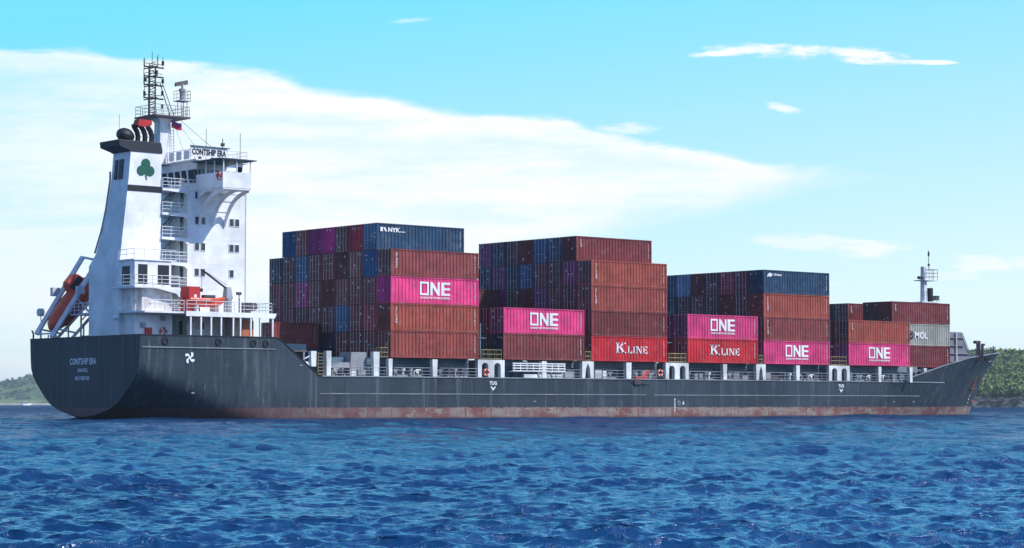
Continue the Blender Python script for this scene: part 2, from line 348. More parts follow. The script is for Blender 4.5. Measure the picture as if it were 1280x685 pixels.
# ------------------------------------------------------------------ sea
def water_mat():
    m, x, b = mat_new('sea_water'); nt = x.nt
    co = x.n.new('ShaderNodeNewGeometry').outputs['Position']
    n = x.noise(x.vm('MULTIPLY', co, (0.03, 0.03, 0)), 1.0, 4, 0.6)
    base = x.mix(x.rng(n, 0.35, 0.65), (0.005, 0.038, 0.108, 1), (0.007, 0.056, 0.150, 1))
    dist = x.vm('LENGTH', x.vm('SUBTRACT', co, tuple(CAM)))
    # wavelets run along the wind: crests are longer than they are deep
    al = x.vm('DOT_PRODUCT', co, (math.cos(PHI + 0.25), math.sin(PHI + 0.25), 0)); ac = x.vm('DOT_PRODUCT', co, (-math.sin(PHI + 0.25), math.cos(PHI + 0.25), 0))
    h = x.m('ADD', x.noise(x.comb(x.m('MULTIPLY', al, 4.6), x.m('MULTIPLY', ac, 1.9), 0), 1.0, 5, 0.68, 0.5),
            x.m('MULTIPLY', x.noise(x.comb(x.m('MULTIPLY', al, 0.8), x.m('MULTIPLY', ac, 0.36), 3.0), 1.0, 4, 0.6, 0.3), 1.3))
    bp = x.n.new('ShaderNodeBump'); bp.inputs['Strength'].default_value = 1.0
    x.put(bp.inputs['Distance'], x.rng(dist, 30, 700, 0.075, 1.0, False)); x.put(bp.inputs['Height'], h)
    fr = x.n.new('ShaderNodeFresnel'); fr.inputs[0].default_value = 1.33; nt.links.new(bp.outputs[0], fr.inputs['Normal'])
    # a ruffled sea never mirrors fully: its facets tilt towards the viewer
    gust = x.noise(x.comb(x.m('MULTIPLY', al, 0.16), x.m('MULTIPLY', ac, 0.42), 7.0), 1.0, 5, 0.7, 0.3)
    gk = x.m('ADD', 1.0, x.m('MULTIPLY', x.rng(gust, 0.36, 0.64, -0.85, 0.85), x.rng(dist, 40, 150, 0.15, 1.0)))
    fac = x.m('MINIMUM', x.m('MULTIPLY', x.m('POWER', fr.outputs[0], 1.3), 3.4), x.m('MULTIPLY', x.rng(dist, 60, 600, 0.95, 0.22), gk))
    df_ = x.n.new('ShaderNodeBsdfDiffuse'); gl = x.n.new('ShaderNodeBsdfGlossy'); mx = x.n.new('ShaderNodeMixShader')
    x.put(df_.inputs['Color'], base); x.put(gl.inputs['Color'], WATER_TINT); gl.inputs['Roughness'].default_value = 0.10
    for k in (df_, gl): nt.links.new(bp.outputs[0], k.inputs['Normal'])
    x.put(mx.inputs[0], fac); nt.links.new(df_.outputs[0], mx.inputs[1]); nt.links.new(gl.outputs[0], mx.inputs[2])
    nt.links.new(mx.outputs[0], nt.nodes['Material Output'].inputs['Surface']); nt.nodes.remove(b)
    return m
WATER_TINT = (0.74, 0.80, 1.0, 1)
def build_sea():
    cx, cy = CAM.x, CAM.y
    rs = [4.0]
    while rs[-1] < 9000:
        r = rs[-1]; rs.append(r + max(0.04, min(r * r * 0.00004, r * 0.008)) if r < 900 else r * 1.04)
    rs = np.array(rs)
    a0 = PHI
    dense = np.linspace(-R(24), R(24), 900)
    coarse = np.linspace(R(24), R(336), 60)[1:-1]
    an = a0 + np.concatenate([dense, coarse]); n = len(an)
    step = np.gradient(rs)
    RR, AA = np.meshgrid(rs, an, indexing='ij'); ST = np.repeat(step[:, None], n, 1)
    Xc = cx + RR * np.cos(AA); Yc = cy + RR * np.sin(AA); Z = np.zeros_like(Xc); DX = np.zeros_like(Xc); DY = np.zeros_like(Xc)
    wind = PHI + R(200)
    g = np.random.default_rng(11)
    lam = np.concatenate([np.geomspace(13, 2.7, 24), np.geomspace(2.2, 0.13, 110)])
    for L in lam:
        th = wind + g.normal(0, 0.35 if L > 2.6 else 0.6); k = 2 * math.pi / L; ph = g.uniform(0, 6.28)
        A = (0.0024 if L > 7 else 0.0030 if L > 2.6 else 0.0060 if L > 1.2 else 0.0112) * L
        if 2.6 < L < 10: A = A * np.clip(0.6 + RR / 90, 1.0, 2.4)
        fade = np.clip((L / (ST * 1.6) - 1) / 1.0, 0, 1)
        # patchy gusts
        p = k * (Xc * math.cos(th) + Yc * math.sin(th)) + ph + 0.6 * np.sin(Xc * 0.05 * g.uniform(.5, 1.5) + Yc * 0.07 + ph) 
        s = np.sin(p); c = np.cos(p)
        Z += fade * A * s; q = 1.0 * A * fade
        DX += q * c * math.cos(th); DY += q * c * math.sin(th)
    patch = 0.80 + 0.30 * np.sin(Xc * 0.11 + 1.3 * np.sin(Yc * 0.083)) * np.sin(Yc * 0.13 + 1.1 * np.sin(Xc * 0.06))
    Z = Z * patch
    Z -= Z[(RR > 20) & (RR < 200)].mean()
    # water heaps less against the coarse far sheet
    P = np.stack([Xc + DX, Yc + DY, Z], -1).reshape(-1, 3)
    i = np.arange(len(rs) - 1)[:, None] * n; j = np.arange(n)[None, :]
    a = i + j; b_ = i + (j + 1) % n; c_ = b_ + n; d_ = a + n
    F = np.stack([a, d_, c_, b_], -1).reshape(-1, 4)
    me = bpy.data.meshes.new('sea')
    me.vertices.add(len(P)); me.vertices.foreach_set('co', P.ravel().astype(np.float32))
    me.loops.add(F.size); me.loops.foreach_set('vertex_index', F.ravel().astype(np.int32))
    me.polygons.add(len(F)); me.polygons.foreach_set('loop_start', np.arange(0, F.size, 4, dtype=np.int32))
    me.polygons.foreach_set('use_smooth', np.ones(len(F), bool))
    me.update(calc_edges=True); me.validate()
    me.materials.append(water_mat())
    o = bpy.data.objects.new('sea', me); COL.objects.link(o); tag(o, kind='structure')
    o['label'] = 'deep blue choppy sea'
build_sea()

# ------------------------------------------------------------------ far shores
def shore_point(px, dist):
    """horizontal point on the bearing of photo column px at a distance from the camera"""
    t = (px - 640) / 2786
    d = Vector((math.cos(PHI), math.sin(PHI), 0)) + t * Vector((math.sin(PHI), -math.cos(PHI), 0)); d.normalize()
    return Vector((CAM.x, CAM.y, 0)) + d * dist, d
def fractal(u, v, seed, oct=5):
    g = np.random.default_rng(seed); z = np.zeros_like(u); a = 1.0; f = 1.0
    for _ in range(oct):
        for _k in range(3):
            t = g.uniform(0, 6.28); z += a * np.sin(f * (u * math.cos(t) + v * math.sin(t)) + g.uniform(0, 6.28)) / 3
        a *= 0.5; f *= 2.0
    return z
def hill_mat(name, field):
    m, x, b = mat_new(name)
    co = x.n.new('ShaderNodeNewGeometry').outputs['Position']
    sz = x.sep(co)[2]
    if field:
        n = x.noise(x.vm('MULTIPLY', co, (0.012, 0.012, 0.10)), 1.0, 5, 0.6)
        n2 = x.noise(x.vm('MULTIPLY', co, (0.03, 0.03, 0.12)), 1.0, 5, 0.6)
        c = x.mix(x.rng(n, 0.42, 0.6), (0.06, 0.095, 0.045, 1), (0.17, 0.22, 0.08, 1))
        c = x.mix(x.rng(n2, 0.5, 0.62), c, (0.035, 0.06, 0.04, 1))
        c = x.mix(x.rng(sz, 4.0, 1.5), c, (0.36, 0.36, 0.28, 1))
    else:
        n = x.noise(co, 0.25, 6, 0.65)
        c = x.mix(x.rng(n, 0.45, 0.60), (0.015, 0.02, 0.025, 1), (0.13, 0.13, 0.125, 1))
        c = x.mix(x.rng(x.m('ADD', sz, x.m('MULTIPLY', n, 3)), 8.0, 9.5), c, (0.06, 0.075, 0.03, 1))
        bp = x.n.new('ShaderNodeBump'); bp.inputs['Strength'].default_value = 1.0; bp.inputs['Distance'].default_value = 2.5
        x.put(bp.inputs['Height'], x.noise(co, 0.3, 5, 0.7)); x.l.new(bp.outputs[0], b.inputs['Normal'])
    x.put(b.inputs['Base Color'], c); b.inputs['Roughness'].default_value = 0.95; b.inputs['Specular IOR Level'].default_value = 0.1
    return m
HILLS = {}
def build_hill(name, label, px0, px1, dist, depth, prof, mat, rough, seed, nu=220, nv=60):
    """a ridge: prof(px) gives crest height in metres; rises inland over depth"""
    pts = []; HZt = []
    for i in range(nu + 1):
        px = px0 + (px1 - px0) * i / nu
        for j in range(nv + 1):
            s = j / nv
            wig = rough * 2.5 * math.sin(px * 0.09 + seed) + rough * 1.5 * math.sin(px * 0.31)
            p, d = shore_point(px, dist + wig + s * depth)
            pts.append((p.x, p.y)); HZt.append((px, s))
    U = np.array([p[0] for p in pts]); V = np.array([p[1] for p in pts])
    n = fractal(U / (depth * 0.12), V / (depth * 0.12), seed, 5)
    vs = []
    for (px, s), q, p in zip(HZt, n, pts):
        h = prof(px); up = min(1, s / 0.02) ** 0.8 * 0.13 + 0.87 * math.sin(min(1, s / 0.62) * math.pi / 2) ** 1.1
        if s > 0.62: up = max(0, 1 - (s - 0.62) / 0.38) ** 0.7
        vs.append((p[0], p[1], -1.5 + (h + 1.5) * up + q * rough * min(1, s * 30) * (1 if s < 0.98 else 0)))
    fs = []
    for i in range(nu):
        for j in range(nv):
            a = i * (nv + 1) + j; fs.append((a, a + 1, a + nv + 2, a + nv + 1))
    mb = MB(); mb.v = vs; mb.f = fs
    o = mb.build(name, mat, smooth=True); tag(o, kind='structure'); o['label'] = label
    HILLS[name] = (vs, nu, nv)
    return o
def lerp_prof(tbl):
    xs = [t[0] for t in tbl]; ys = [t[1] for t in tbl]
    return lambda px: float(np.interp(px, xs, ys))
HAZE = 0.00010
DR = 1150.0
build_hill('wooded_headland', 'rocky foot and slopes of the green wooded headland beyond the bow', 1020, 1560, DR, 420,
           lerp_prof([(1020, 1), (1080, 16), (1160, 29), (1250, 30), (1290, 29), (1400, 27), (1560, 20)]), hill_mat('headland_rock', False), 1.0, 3)
DL = 3600.0
build_hill('distant_hill', 'hazy hill with pale fields behind the stern', -420, 330, DL, 900,
           lerp_prof([(-420, 10), (-200, 26), (-60, 33), (0, 38), (20, 44), (41, 51), (90, 57), (180, 42), (330, 5)]), hill_mat('far_fields', True), 2.2, 8)
# the wood on the headland: a mass of crowns made of leaf clumps
def leaf_mat(name, a, b2, hue=0.0):
    m, x, b = mat_new(name)
    co = x.n.new('ShaderNodeNewGeometry').outputs['Position']
    n = x.noise(co, 0.09, 4, 0.6); n2 = x.noise(co, 0.6, 3, 0.6)
    c = x.mix(x.rng(x.m('ADD', x.m('MULTIPLY', n, 0.55), x.m('MULTIPLY', n2, 0.45)), 0.38, 0.6), (*a, 1), (*b2, 1))
    x.put(b.inputs['Base Color'], c); b.inputs['Roughness'].default_value = 0.85; b.inputs['Specular IOR Level'].default_value = 0.15
    return m
def build_wood(name, label, hill, count, size, mat, seed, smin, zmin):
    vs, nu, nv = HILLS[hill]; g = np.random.default_rng(seed)
    V = []; F = []; k = 0
    ico = []
    tri = np.array([(1, 0, -.5), (-.5, .87, -.5), (-.5, -.87, -.5), (0.1, 0, 1)])
    done = 0
    while done < count:
        i = int(g.uniform(0, nu)); j = int(g.uniform(smin, nv * 0.72)); p = np.array(vs[i * (nv + 1) + j]); q = np.array(vs[(i + 1) * (nv + 1) + j + 1])
        p = p + (q - p) * np.array([g.uniform(), g.uniform(), 0.5])
        if p[2] < zmin: continue
        done += 1
        s = size * g.uniform(0.55, 1.35)
        for _ in range(16):                                    # leaf clumps through the crown's volume
            d = g.normal(size=3); d /= np.linalg.norm(d); d *= g.uniform(0.45, 1.0) ** 0.5
            c = p + np.array([0, 0, s * 0.75]) + d * np.array([s, s, s * 0.85])
            t = tri @ np.linalg.qr(g.normal(size=(3, 3)))[0].T * s * g.uniform(0.28, 0.5)
            V.append(t + c); F.append(np.array([(0, 1, 2), (0, 3, 1), (1, 3, 2), (2, 3, 0)]) + k); k += 4
    V = np.concatenate(V); F = np.concatenate(F)
    me = bpy.data.meshes.new(name); me.from_pydata(V.tolist(), [], F.tolist()); me.update(); me.materials.append(mat)
    o = bpy.data.objects.new(name, me); COL.objects.link(o); tag(o, kind='stuff'); o['label'] = label
build_wood('woodland', 'dense green wood covering the headland beyond the bow', 'wooded_headland', 9500, 2.4, leaf_mat('headland_leaves', (0.045, 0.080, 0.028), (0.23, 0.27, 0.085)), 4, 1, 5.0)
build_wood('scrub', 'low scrub scattered over the distant hill', 'distant_hill', 1500, 2.6, leaf_mat('far_leaves', (0.04, 0.07, 0.035), (0.09, 0.12, 0.05)), 9, 1, 8.0)

hz = MB().box(-9800, 9600, -9900, 9500, -4, 75).build('haze', None); tag(hz, kind='stuff'); hz['label'] = 'thin bluish sea haze'
hm = bpy.data.materials.new('haze_air'); hm.use_nodes = True; hn = hm.node_tree; hn.nodes.remove(hn.nodes['Principled BSDF'])
pv = hn.nodes.new('ShaderNodeVolumePrincipled'); pv.inputs['Density'].default_value = HAZE; pv.inputs['Color'].default_value = (0.80, 0.92, 1.0, 1); pv.inputs['Anisotropy'].default_value = 0.2
hn.links.new(pv.outputs[0], hn.nodes['Material Output'].inputs['Volume']); hz.data.materials.append(hm)

# ------------------------------------------------------------------ the ship: hull
ship = empty('container_ship', (0, 0, 0))
tag(ship, 'dark hulled container ship with white deckhouse and funnel at the stern', 'ship')
VC = 11.0; BH = 11.32
TR = [(-2.2, 0.0), (0.30, 0.3), (0.47, 2.4), (0.75, 3.9), (1.05, 5.2), (1.65, 6.85), (2.7, 8.35), (3.8, 9.7), (4.5, 10.4), (5.3, 10.82), (6.3, 10.95), (8.4, 11.1), (12, 11.32)]
def ht(z): return float(np.interp(z, [t[0] for t in TR], [t[1] for t in TR]))
STEM = [(-2, 142.6), (0, 143.25), (1.4, 144.0), (4.0, 145.6), (6.45, 147.5), (7.9, 149.15), (9.05, 150.55)]
def stem(z): return float(np.interp(z, [t[0] for t in STEM], [t[1] for t in STEM]))
ZT = [(0, 8.4), (15.9, 8.4), (16.6, 8.1), (21.2, 4.62), (21.7, 4.5), (114.5, 4.5), (118.2, 5.08), (126.5, 6.78), (134.4, 8.0), (142.7, 8.62), (150.6, 9.05)]
def ztop(u): return float(np.interp(u, [t[0] for t in ZT], [t[1] for t in ZT]))
def half(u, z):
    if u <= 95: return min(BH, ht(z + 0.36 * u) + 0.012 * u)
    t = (u - 95) / (stem(z) - 95); p = 1.9 + 1.6 * min(1, max(0, z / 9))
    return max(0.0, BH * (1 - min(1, t) ** p))
US = [0, .5, 1, 1.6, 2.4, 3.4, 4.6, 6, 8, 10, 12, 14, 15.9, 16.6, 18, 20, 21.2, 21.7, 24, 28] + list(range(32, 95, 6))
NS = 26
def build_hull():
    mb = MB(); st = []
    zs_t = [(-1.8 + (8.4 + 1.8) * (k / NS)) for k in range(NS + 1)]
    for u in US:
        st.append([(u, -1.8 + (ztop(u) + 1.8) * k / NS) for k in range(NS + 1)])
    for i in range(0, 41):
        t = i / 40; t = 1 - (1 - t) ** 1.25; row = []
        for k in range(NS + 1):
            u = 95 + t * 50
            for _ in range(6):
                z = -1.8 + (ztop(u) + 1.8) * k / NS; u = 95 + t * (stem(z) - 95)
            row.append((u, z))
        st.append(row)
    n = NS + 1
    for sgn in (-1, 1):
        vs = [(u, VC + sgn * half(u, z), z) for row in st for u, z in row]; fs = []
        for a in range(len(st) - 1):
            for k in range(NS):
                q = (a * n + k, (a + 1) * n + k, (a + 1) * n + k + 1, a * n + k + 1); fs.append(q if sgn < 0 else q[::-1])
        mb.add(vs, fs)
    h = mb.build('hull', HULL, ship, smooth=True)
    # transom plate
    tr = MB(); zs = [0.30, .47, .75, 1.05, 1.35, 1.65, 2.2, 2.7, 3.2, 3.8, 4.5, 5.3, 6.3, 7.3, 8.4]
    vs = [(0, VC + s * ht(z), z) for z in zs for s in (-1, 1)]
    tr.add(vs, [(2 * i, 2 * i + 2, 2 * i + 3, 2 * i + 1) for i in range(len(zs) - 1)])
    tr.build('transom', HULL, ship)
    return h
hull = build_hull()
def side_strip(name, mat, u0, u1, zf, w=0.10, t=0.10, n=60, parent=hull):
    mb = MB(); rings = []
    for i in range(n + 1):
        u = u0 + (u1 - u0) * i / n; z = zf(u); y = VC - half(u, z)
        rings.append([(u, y - t, z - w / 2), (u, y - t, z + w / 2), (u, y + 0.12, z + w / 2), (u, y + 0.12, z - w / 2)])
    mb.loft(rings); return mb.build(name, mat, parent)
STRIP = paint('rail_edge_paint', (0.24, 0.27, 0.29), 0.5, 0.5, (0.16, 0.09, 0.06))
side_strip('gunwale', STRIP, 21.6, 128.0, lambda u: 4.5, 0.11, 0.10)
side_strip('rubbing_strip', STRIP, 21.4, 68.3, lambda u: 2.68, 0.09, 0.07)
side_strip('rubbing_strip', STRIP, 69.6, 121.5, lambda u: 2.66, 0.09, 0.07)
side_strip('rubbing_strip', STRIP, 0.2, 15.8, lambda u: 7.2, 0.09, 0.10)
side_strip('bulwark_cap', STRIP, 116.0, 150.2, lambda u: ztop(u) + 0.03, 0.12, 0.06)
mb = MB()
mb.prism([(-0.02, VC - 11.1), (15.9, VC - BH), (15.9, VC + BH), (-0.02, VC + 11.1)], 'z', 8.40, 8.47)
capo = MB()
for s in (-1, 1):
    ring = [(u, VC + s * (half(u, ztop(u))), ztop(u)) for u in (0, 4, 8, 12, 15.9, 16.6, 18.9, 21.2, 21.7)]
    capo.loft([[(u, y - .07, z - .05), (u, y - .07, z + .05), (u, y + .07, z + .05), (u, y + .07, z - .05)] for u, y, z in ring])
capo.box(-.06, .08, 0.0, 22.0, 8.36, 8.46)
capo.build('bulwark_cap', BLACK, ship)
dk = MB()
dk.prism([(0.05, 0.2), (16.5, 0.0), (20, 0.0), (20, 22), (16.5, 22), (0.05, 21.8)], 'z', 7.0, 7.15)
dk.build('poop_deck', DECK, ship)
dk = MB()
pts = [(16.5, -0.28)] + [(u, VC - half(u, 4.4) + 0.04) for u in range(100, 133, 4)]
dk.prism(pts + [(u, 22 - v) for u, v in pts[::-1]], 'z', 4.30, 4.44)
dk.build('main_deck', DECK, ship)
dk = MB(); pts = [(u, VC - half(u, 6.6) + 0.5) for u in (128, 132, 136, 140, 144, 147)]
dk.prism(pts + [(u, 22 - v) for u, v in pts[::-1]], 'z', 6.6, 6.75); dk.build('forecastle_deck', DECK, ship)
MB().box(19.5, 19.7, 0.0, 22, 4.44, 7.0).build('poop_bulkhead', GREY, ship)

# writing and marks on the hull
def side_y(u, z): return VC - half(u, z)
tx = MB(); put_text(tx, 'CONTSHIP ERA', 0.90, (-0.03, 10.95, 5.62), (0, -1, 0), (0, 0, 1), 0.02, width=5.3, centre=True)
tx.build('ship_name', LETTERW, hull)
tx = MB(); put_text(tx, 'LIMASSOL', 0.50, (-0.03, 11.0, 4.85), (0, -1, 0), (0, 0, 1), 0.01, width=2.1, centre=True); tx.build('home_port', LETTERW, hull)
tx = MB(); put_text(tx, 'IMO 9307102', 0.55, (-0.03, 11.05, 4.02), (0, -1, 0), (0, 0, 1), 0.012, width=2.9, centre=True); tx.build('registration_number', LETTERW, hull)
def hull_frame(u, z):
    return Vector((u, side_y(u, z) - 0.03, z))
for u in (44.9, 103.0):
    tx = MB(); p = hull_frame(u, 3.72); put_text(tx, 'TUG', 0.55, p, (1, 0, 0), (0, 0, 1), 0.02, width=1.05, centre=True)
    tx.add([(u - .40, p.y, 3.52), (u + .40, p.y, 3.52), (u, p.y, 3.06), (u - .18, p.y, 3.52), (u + .18, p.y, 3.52), (u, p.y, 3.30)], [(0, 2, 5, 3), (4, 5, 2, 1)])
    tx.build('tug_mark', LETTERW, hull)
# propeller mark: four curved blades round a hub
mk = MB(); cu, cz = 5.64, 6.2; py = side_y(cu, cz) - 0.05
for k in range(4):
    a0 = k * math.pi / 2 + 0.25; inner = []; outer = []
    for i in range(7):
        t = i / 6; a = a0 + t * 0.95; r = 0.09 + 0.50 * t; wd = 0.14 * math.sin(math.pi * (0.12 + 0.85 * t)) + 0.02
        inner.append((cu + (r - wd) * math.cos(a + 0.15), py, cz + (r - wd) * math.sin(a + 0.15)))
        outer.append((cu + (r + wd) * math.cos(a - 0.15), py, cz + (r + wd) * math.sin(a - 0.15)))
    mk.add(inner + outer, [(i, i + 1, 8 + i, 7 + i) for i in range(6)])
cyl(mk, (cu, py + .01, cz), 0.13, -0.02, 'y', 10)
mk.build('propeller_mark', LETTERW, hull)
mk = MB(); p = hull_frame(74.1, 2.0)
put_text(mk, '6', 0.5, (74.4, p.y, 1.55), bold=0.03); mk.box(73.05, 73.12, p.y - .01, p.y + .02, 0.6, 2.3)
for z in (0.9, 1.2, 1.5, 1.8, 2.1): mk.box(72.95, 73.22, p.y - .012, p.y + .02, z, z + .06)
torus(mk, (73.8, p.y, 1.72), 0.2, 0.03, 'y', 12, 4)
mk.build('draught_mark', LETTERW, hull)
mk = MB()
for i, z in enumerate((0.7, 1.2, 1.7, 2.2, 2.7)):
    put_text(mk, str(2 + 2 * (i % 4)), 0.26, (143.0 - 2.2, side_y(140.8, z) - .05, z), (1, -0.1, 0), bold=0.01)
mk.build('draught_mark', LETTERW, hull)
# anchor and its pocket
an = MB(); q = Vector((141.0, side_y(141.0, 5.2), 5.2))
cyl(an, (q.x, q.y + 0.2, q.z), 0.75, -0.35, 'y', 14)
an.build('hawse_pipe', BLACK, hull)
an = MB(); a = Vector((141.2, side_y(141.2, 4.9) - 0.35, 5.6)); b = Vector((140.0, side_y(140.0, 3.6) - 0.28, 3.7))
an.tube([a, b], 0.14, 6); an.tube([b + Vector((-.8, 0, .75)), b + Vector((-.25, -.1, -.1)), b + Vector((.3, -.1, -.1)), b + Vector((.8, -.05, .9))], [0.05, .16, .16, 0.05], 6)
an.build('anchor', paint('anchor_rust', (0.10, 0.05, 0.04), 0.7, 0.5), ship)
an = MB(); b = Vector((143.0, side_y(143.0, 2.0) - .02, 2.05)); cyl(an, b, 0.16, -0.15, 'y', 10); an.build('hull_fitting', RED, hull)
for u, z in ((115, 1.9), (120.3, 1.9), (51, 1.9), (6.3, 2.7), (19, 5.6)):
    f = MB(); f.box(u - .16, u + .16, side_y(u, z) - .06, side_y(u, z) + .1, z - .04, z + .04); f.build('side_valve', LETTERF, hull)
for u, z in ((13.1, 7.75), (14.6, 7.7), (2.8, 7.8), (8.9, 7.8), (66.6, 4.1)):
    f = MB(); torus(f, (u, side_y(u, z) - .02, z), 0.32, 0.09, 'y', 14, 6); cyl(f, (u, side_y(u, z) - .01, z), 0.26, 0.1, 'y', 12); f.build('fairlead', BLACK, ship)
f = MB(); q = side_y(141, 8.2)
torus(f, (141.2, q - .05, 7.8), 0.34, 0.10, 'y', 14, 6); cyl(f, (141.2, q - .04, 7.8), .3, .1, 'y', 12); f.build('bow_fairlead', BLACK, hull)
f = MB()
for i, u in enumerate((65.6, 66.3, 67.0, 67.6)): f.bar((u, -.45, 4.4 - i * 0.12), (u + 1.4, -.45, 3.6 + i * .1), 0.05)
f.box(66.4, 67.4, -.5, -.34, 3.9, 4.5)
f.build('pilot_ladder', DARKSTEEL, ship)
# stern roller and chock at the port corner
f = MB(); f.tube([(0.1, 21.6, 8.4), (0.1, 21.6, 9.0), (.1, 21.9, 9.3)], .09, 6); f.build('stern_light', BLACK, ship)

# ------------------------------------------------------------------ deckhouse
house = MB().box(8.5, 15.4, 4.8, 17.2, 7.15, 23.4).build('deckhouse', WHITE, ship)
def window(u, z, v=4.8, w=0.5, h=0.75, parent=house, face='y', frame=WHITE):
    g = MB(); f = MB(); e = 0.05
    if face == 'y':
        g.box(u - w / 2, u + w / 2, v - .03, v + .02, z - h / 2, z + h / 2)
        for a, b, c, d in ((u - w / 2 - e, u + w / 2 + e, z + h / 2, z + h / 2 + e), (u - w / 2 - e, u + w / 2 + e, z - h / 2 - e, z - h / 2),
                           (u - w / 2 - e, u - w / 2, z - h / 2, z + h / 2), (u + w / 2, u + w / 2 + e, z - h / 2, z + h / 2)): f.box(a, b, v - .07, v + .02, c, d)
    else:
        g.box(v - .03, v + .02, u - w / 2, u + w / 2, z - h / 2, z + h / 2)
        for a, b, c, d in ((u - w / 2 - e, u + w / 2 + e, z + h / 2, z + h / 2 + e), (u - w / 2 - e, u + w / 2 + e, z - h / 2 - e, z - h / 2),
                           (u - w / 2 - e, u - w / 2, z - h / 2, z + h / 2), (u + w / 2, u + w / 2 + e, z - h / 2, z + h / 2)): f.box(v - .07, v + .02, a, b, c, d)
    o = g.build('window', GLASS, parent); f.build('window_frame', frame, o); return o
for z in (20.4, 17.72, 15.07):
    for u in ((9.5, 10.24, 13.7, 14.38) if z > 16 else (9.5, 10.24, 13.73)): window(u, z)
window(9.5, 23.0, h=0.7); window(9.55, 9.66, w=.5, h=.8); window(10.17, 9.67, w=.5, h=.8)
for z in (9.0, 12.0, 14.8, 17.3, 19.8, 22.2):                  # doors and windows on the aft face
    window(6.0, z + 0.35, 8.5, 0.7, 1.5, face='x'); window(8.2, z + 0.6, 8.5, 0.5, 0.7, face='x')
# hull-side recess decks aft of the house
for k, z in enumerate((10.85, 13.41, 16.0, 18.54, 21.03, 23.5)):
    s = MB(); s.box(5.35, 8.45, 4.75, 9.5, z - .16, z)
    s.prism([(5.35, z), (8.5, z), (8.5, z - .75), (8.0, z - .38), (5.35, z - .22)], 'y', 4.7, 4.82)
    sl_ = s.build('balcony_deck', WHITE, house)
    r_ = MB(); r_.rail([(5.4, 4.78, z), (8.45, 4.78, z)], 1.05, 1.0, 3, 0.055); r_.build('balcony_railing', WHITE, sl_)
st = MB()
for k, z in enumerate((10.85, 13.41, 16.0, 18.54, 21.03)):
    st.bar((5.8, 6.6, z), (8.2, 6.6, z + 2.55), 0.12); st.bar((5.8, 7.4, z), (8.2, 7.4, z + 2.55), 0.12)
    for i in range(9): st.box(5.9 + i * .26, 6.1 + i * .26, 6.6, 7.4, z + .27 * i + .2, z + .27 * i + .24)
st.build('outside_stair', MIDGREY, house)
c = MB(); c.box(8.35, 8.5, 4.72, 4.85, 7.15, 23.4); c.build('corner_strip', WHITE, house)
c = MB(); c.bar((15.45, 4.75, 10.8), (15.45, 4.75, 24.5), 0.06); c.build('drain_pipe', MIDGREY, house)
# seams of the plating
c = MB()
for z in (13.41, 16.0, 18.54, 21.03): c.box(8.5, 15.4, 4.785, 4.80, z - .03, z + .02)
c.build('deck_seam', WHITE, house)

# boat deck over the side passage
bd = MB(); bd.prism([(5.3, 10.85), (16.1, 10.85), (15.9, 10.35), (5.3, 10.35)], 'y', -0.05, 0.12)
bd.prism([(5.3, 0.0), (16.1, 0.0), (16.1, 4.78), (5.3, 4.78)], 'z', 10.60, 10.84)
bdo = bd.build('boat_deck', WHITE, ship)
for u in (5.86, 7.07, 8.27, 9.46, 10.9, 11.77, 13.03, 14.18, 15.7):
    MB().box(u - .08, u + .08, 0.0, 0.16, 8.4, 10.36).build('deck_post', WHITE, bdo)
r_ = MB(); r_.rail([(5.4, 0.05, 10.85), (15.6, 0.05, 10.85)], 1.05, 1.1, 3, 0.05); r_.rail([(15.6, 0.05, 10.85), (15.6, 4.6, 10.85)], 1.05, 1.1, 3, 0.05)
r_.build('boat_deck_railing', WHITE, bdo)
w_ = MB(); w_.box(13.1, 15.5, 3.4, 4.8, 7.15, 10.5); w_.build('side_locker', paint('cream_paint', (0.62, 0.55, 0.45), 0.5, 0.4, (0.3, 0.18, 0.1)), ship)
w_ = MB(); w_.box(12.6, 14.0, 1.0, 1.6, 8.3, 10.1); w_.build('hose_box', paint('orange_brown_box', (0.42, 0.13, 0.07), 0.6, 0.4), ship)

# bridge
z0 = 23.5
br = MB(); br.box(9.6, 15.2, 5.0, 17.0, z0, 24.35); br.box(9.6, 15.2, 5.0, 17.0, 25.75, 26.6); br.box(9.9, 14.9, 5.3, 16.7, 24.3, 25.8)
wheel = br.build('wheelhouse', WHITE, ship)
for i in range(9):
    v = 5.45 + i * 1.27
    g = MB(); g.prism([(9.62, 24.4), (9.42, 25.7), (9.9, 25.7), (9.9, 24.4)], 'y', v, v + 1.0); g.build('window', GLASS, wheel)
    fr = MB(); fr.prism([(9.55, 24.35), (9.33, 25.75), (9.9, 25.75), (9.9, 24.35)], 'y', v + 1.03, v + 1.24); fr.build('window_post', WHITE, wheel)
for i in range(4):
    u = 9.95 + i * 1.3; MB().box(u, u + 1.05, 4.98, 5.2, 24.4, 25.7).build('window', GLASS, wheel)
    MB().box(u + 1.08, u + 1.27, 4.96, 5.3, 24.35, 25.75).build('window_post', WHITE, wheel)
bdk = MB(); bdk.box(8.4, 15.5, 4.75, 17.2, z0 - .15, z0 - .005); bdk.build('bridge_deck', WHITE, ship)
wg = MB(); wg.box(9.5, 12.9, 0.0, 5.0, z0 - .16, z0 - .01)            # floor of the wing
wg.box(9.5, 9.62, 0.0, 5.0, z0 - .05, 25.1); wg.box(9.62, 12.8, 0.0, 0.12, z0 - .05, 25.1); wg.box(12.8, 12.92, 0.0, 5.0, z0 - .05, 25.1)
wg.prism([(4.8, z0 - .16), (4.8, z0 - 1.0), (3.2, z0 - .16)], 'x', 9.5, 9.62)
wing = wg.build('bridge_wing', WHITE, ship)
wg = MB(); wg.box(9.5, 12.9, 17.0, 22.0, z0 - .16, z0 - .01); wg.box(9.5, 9.62, 17.0, 22.0, z0 - .05, 25.1); wg.box(9.62, 12.8, 21.9, 22.0, z0 - .05, 25.1)
wg.build('bridge_wing', WHITE, ship)
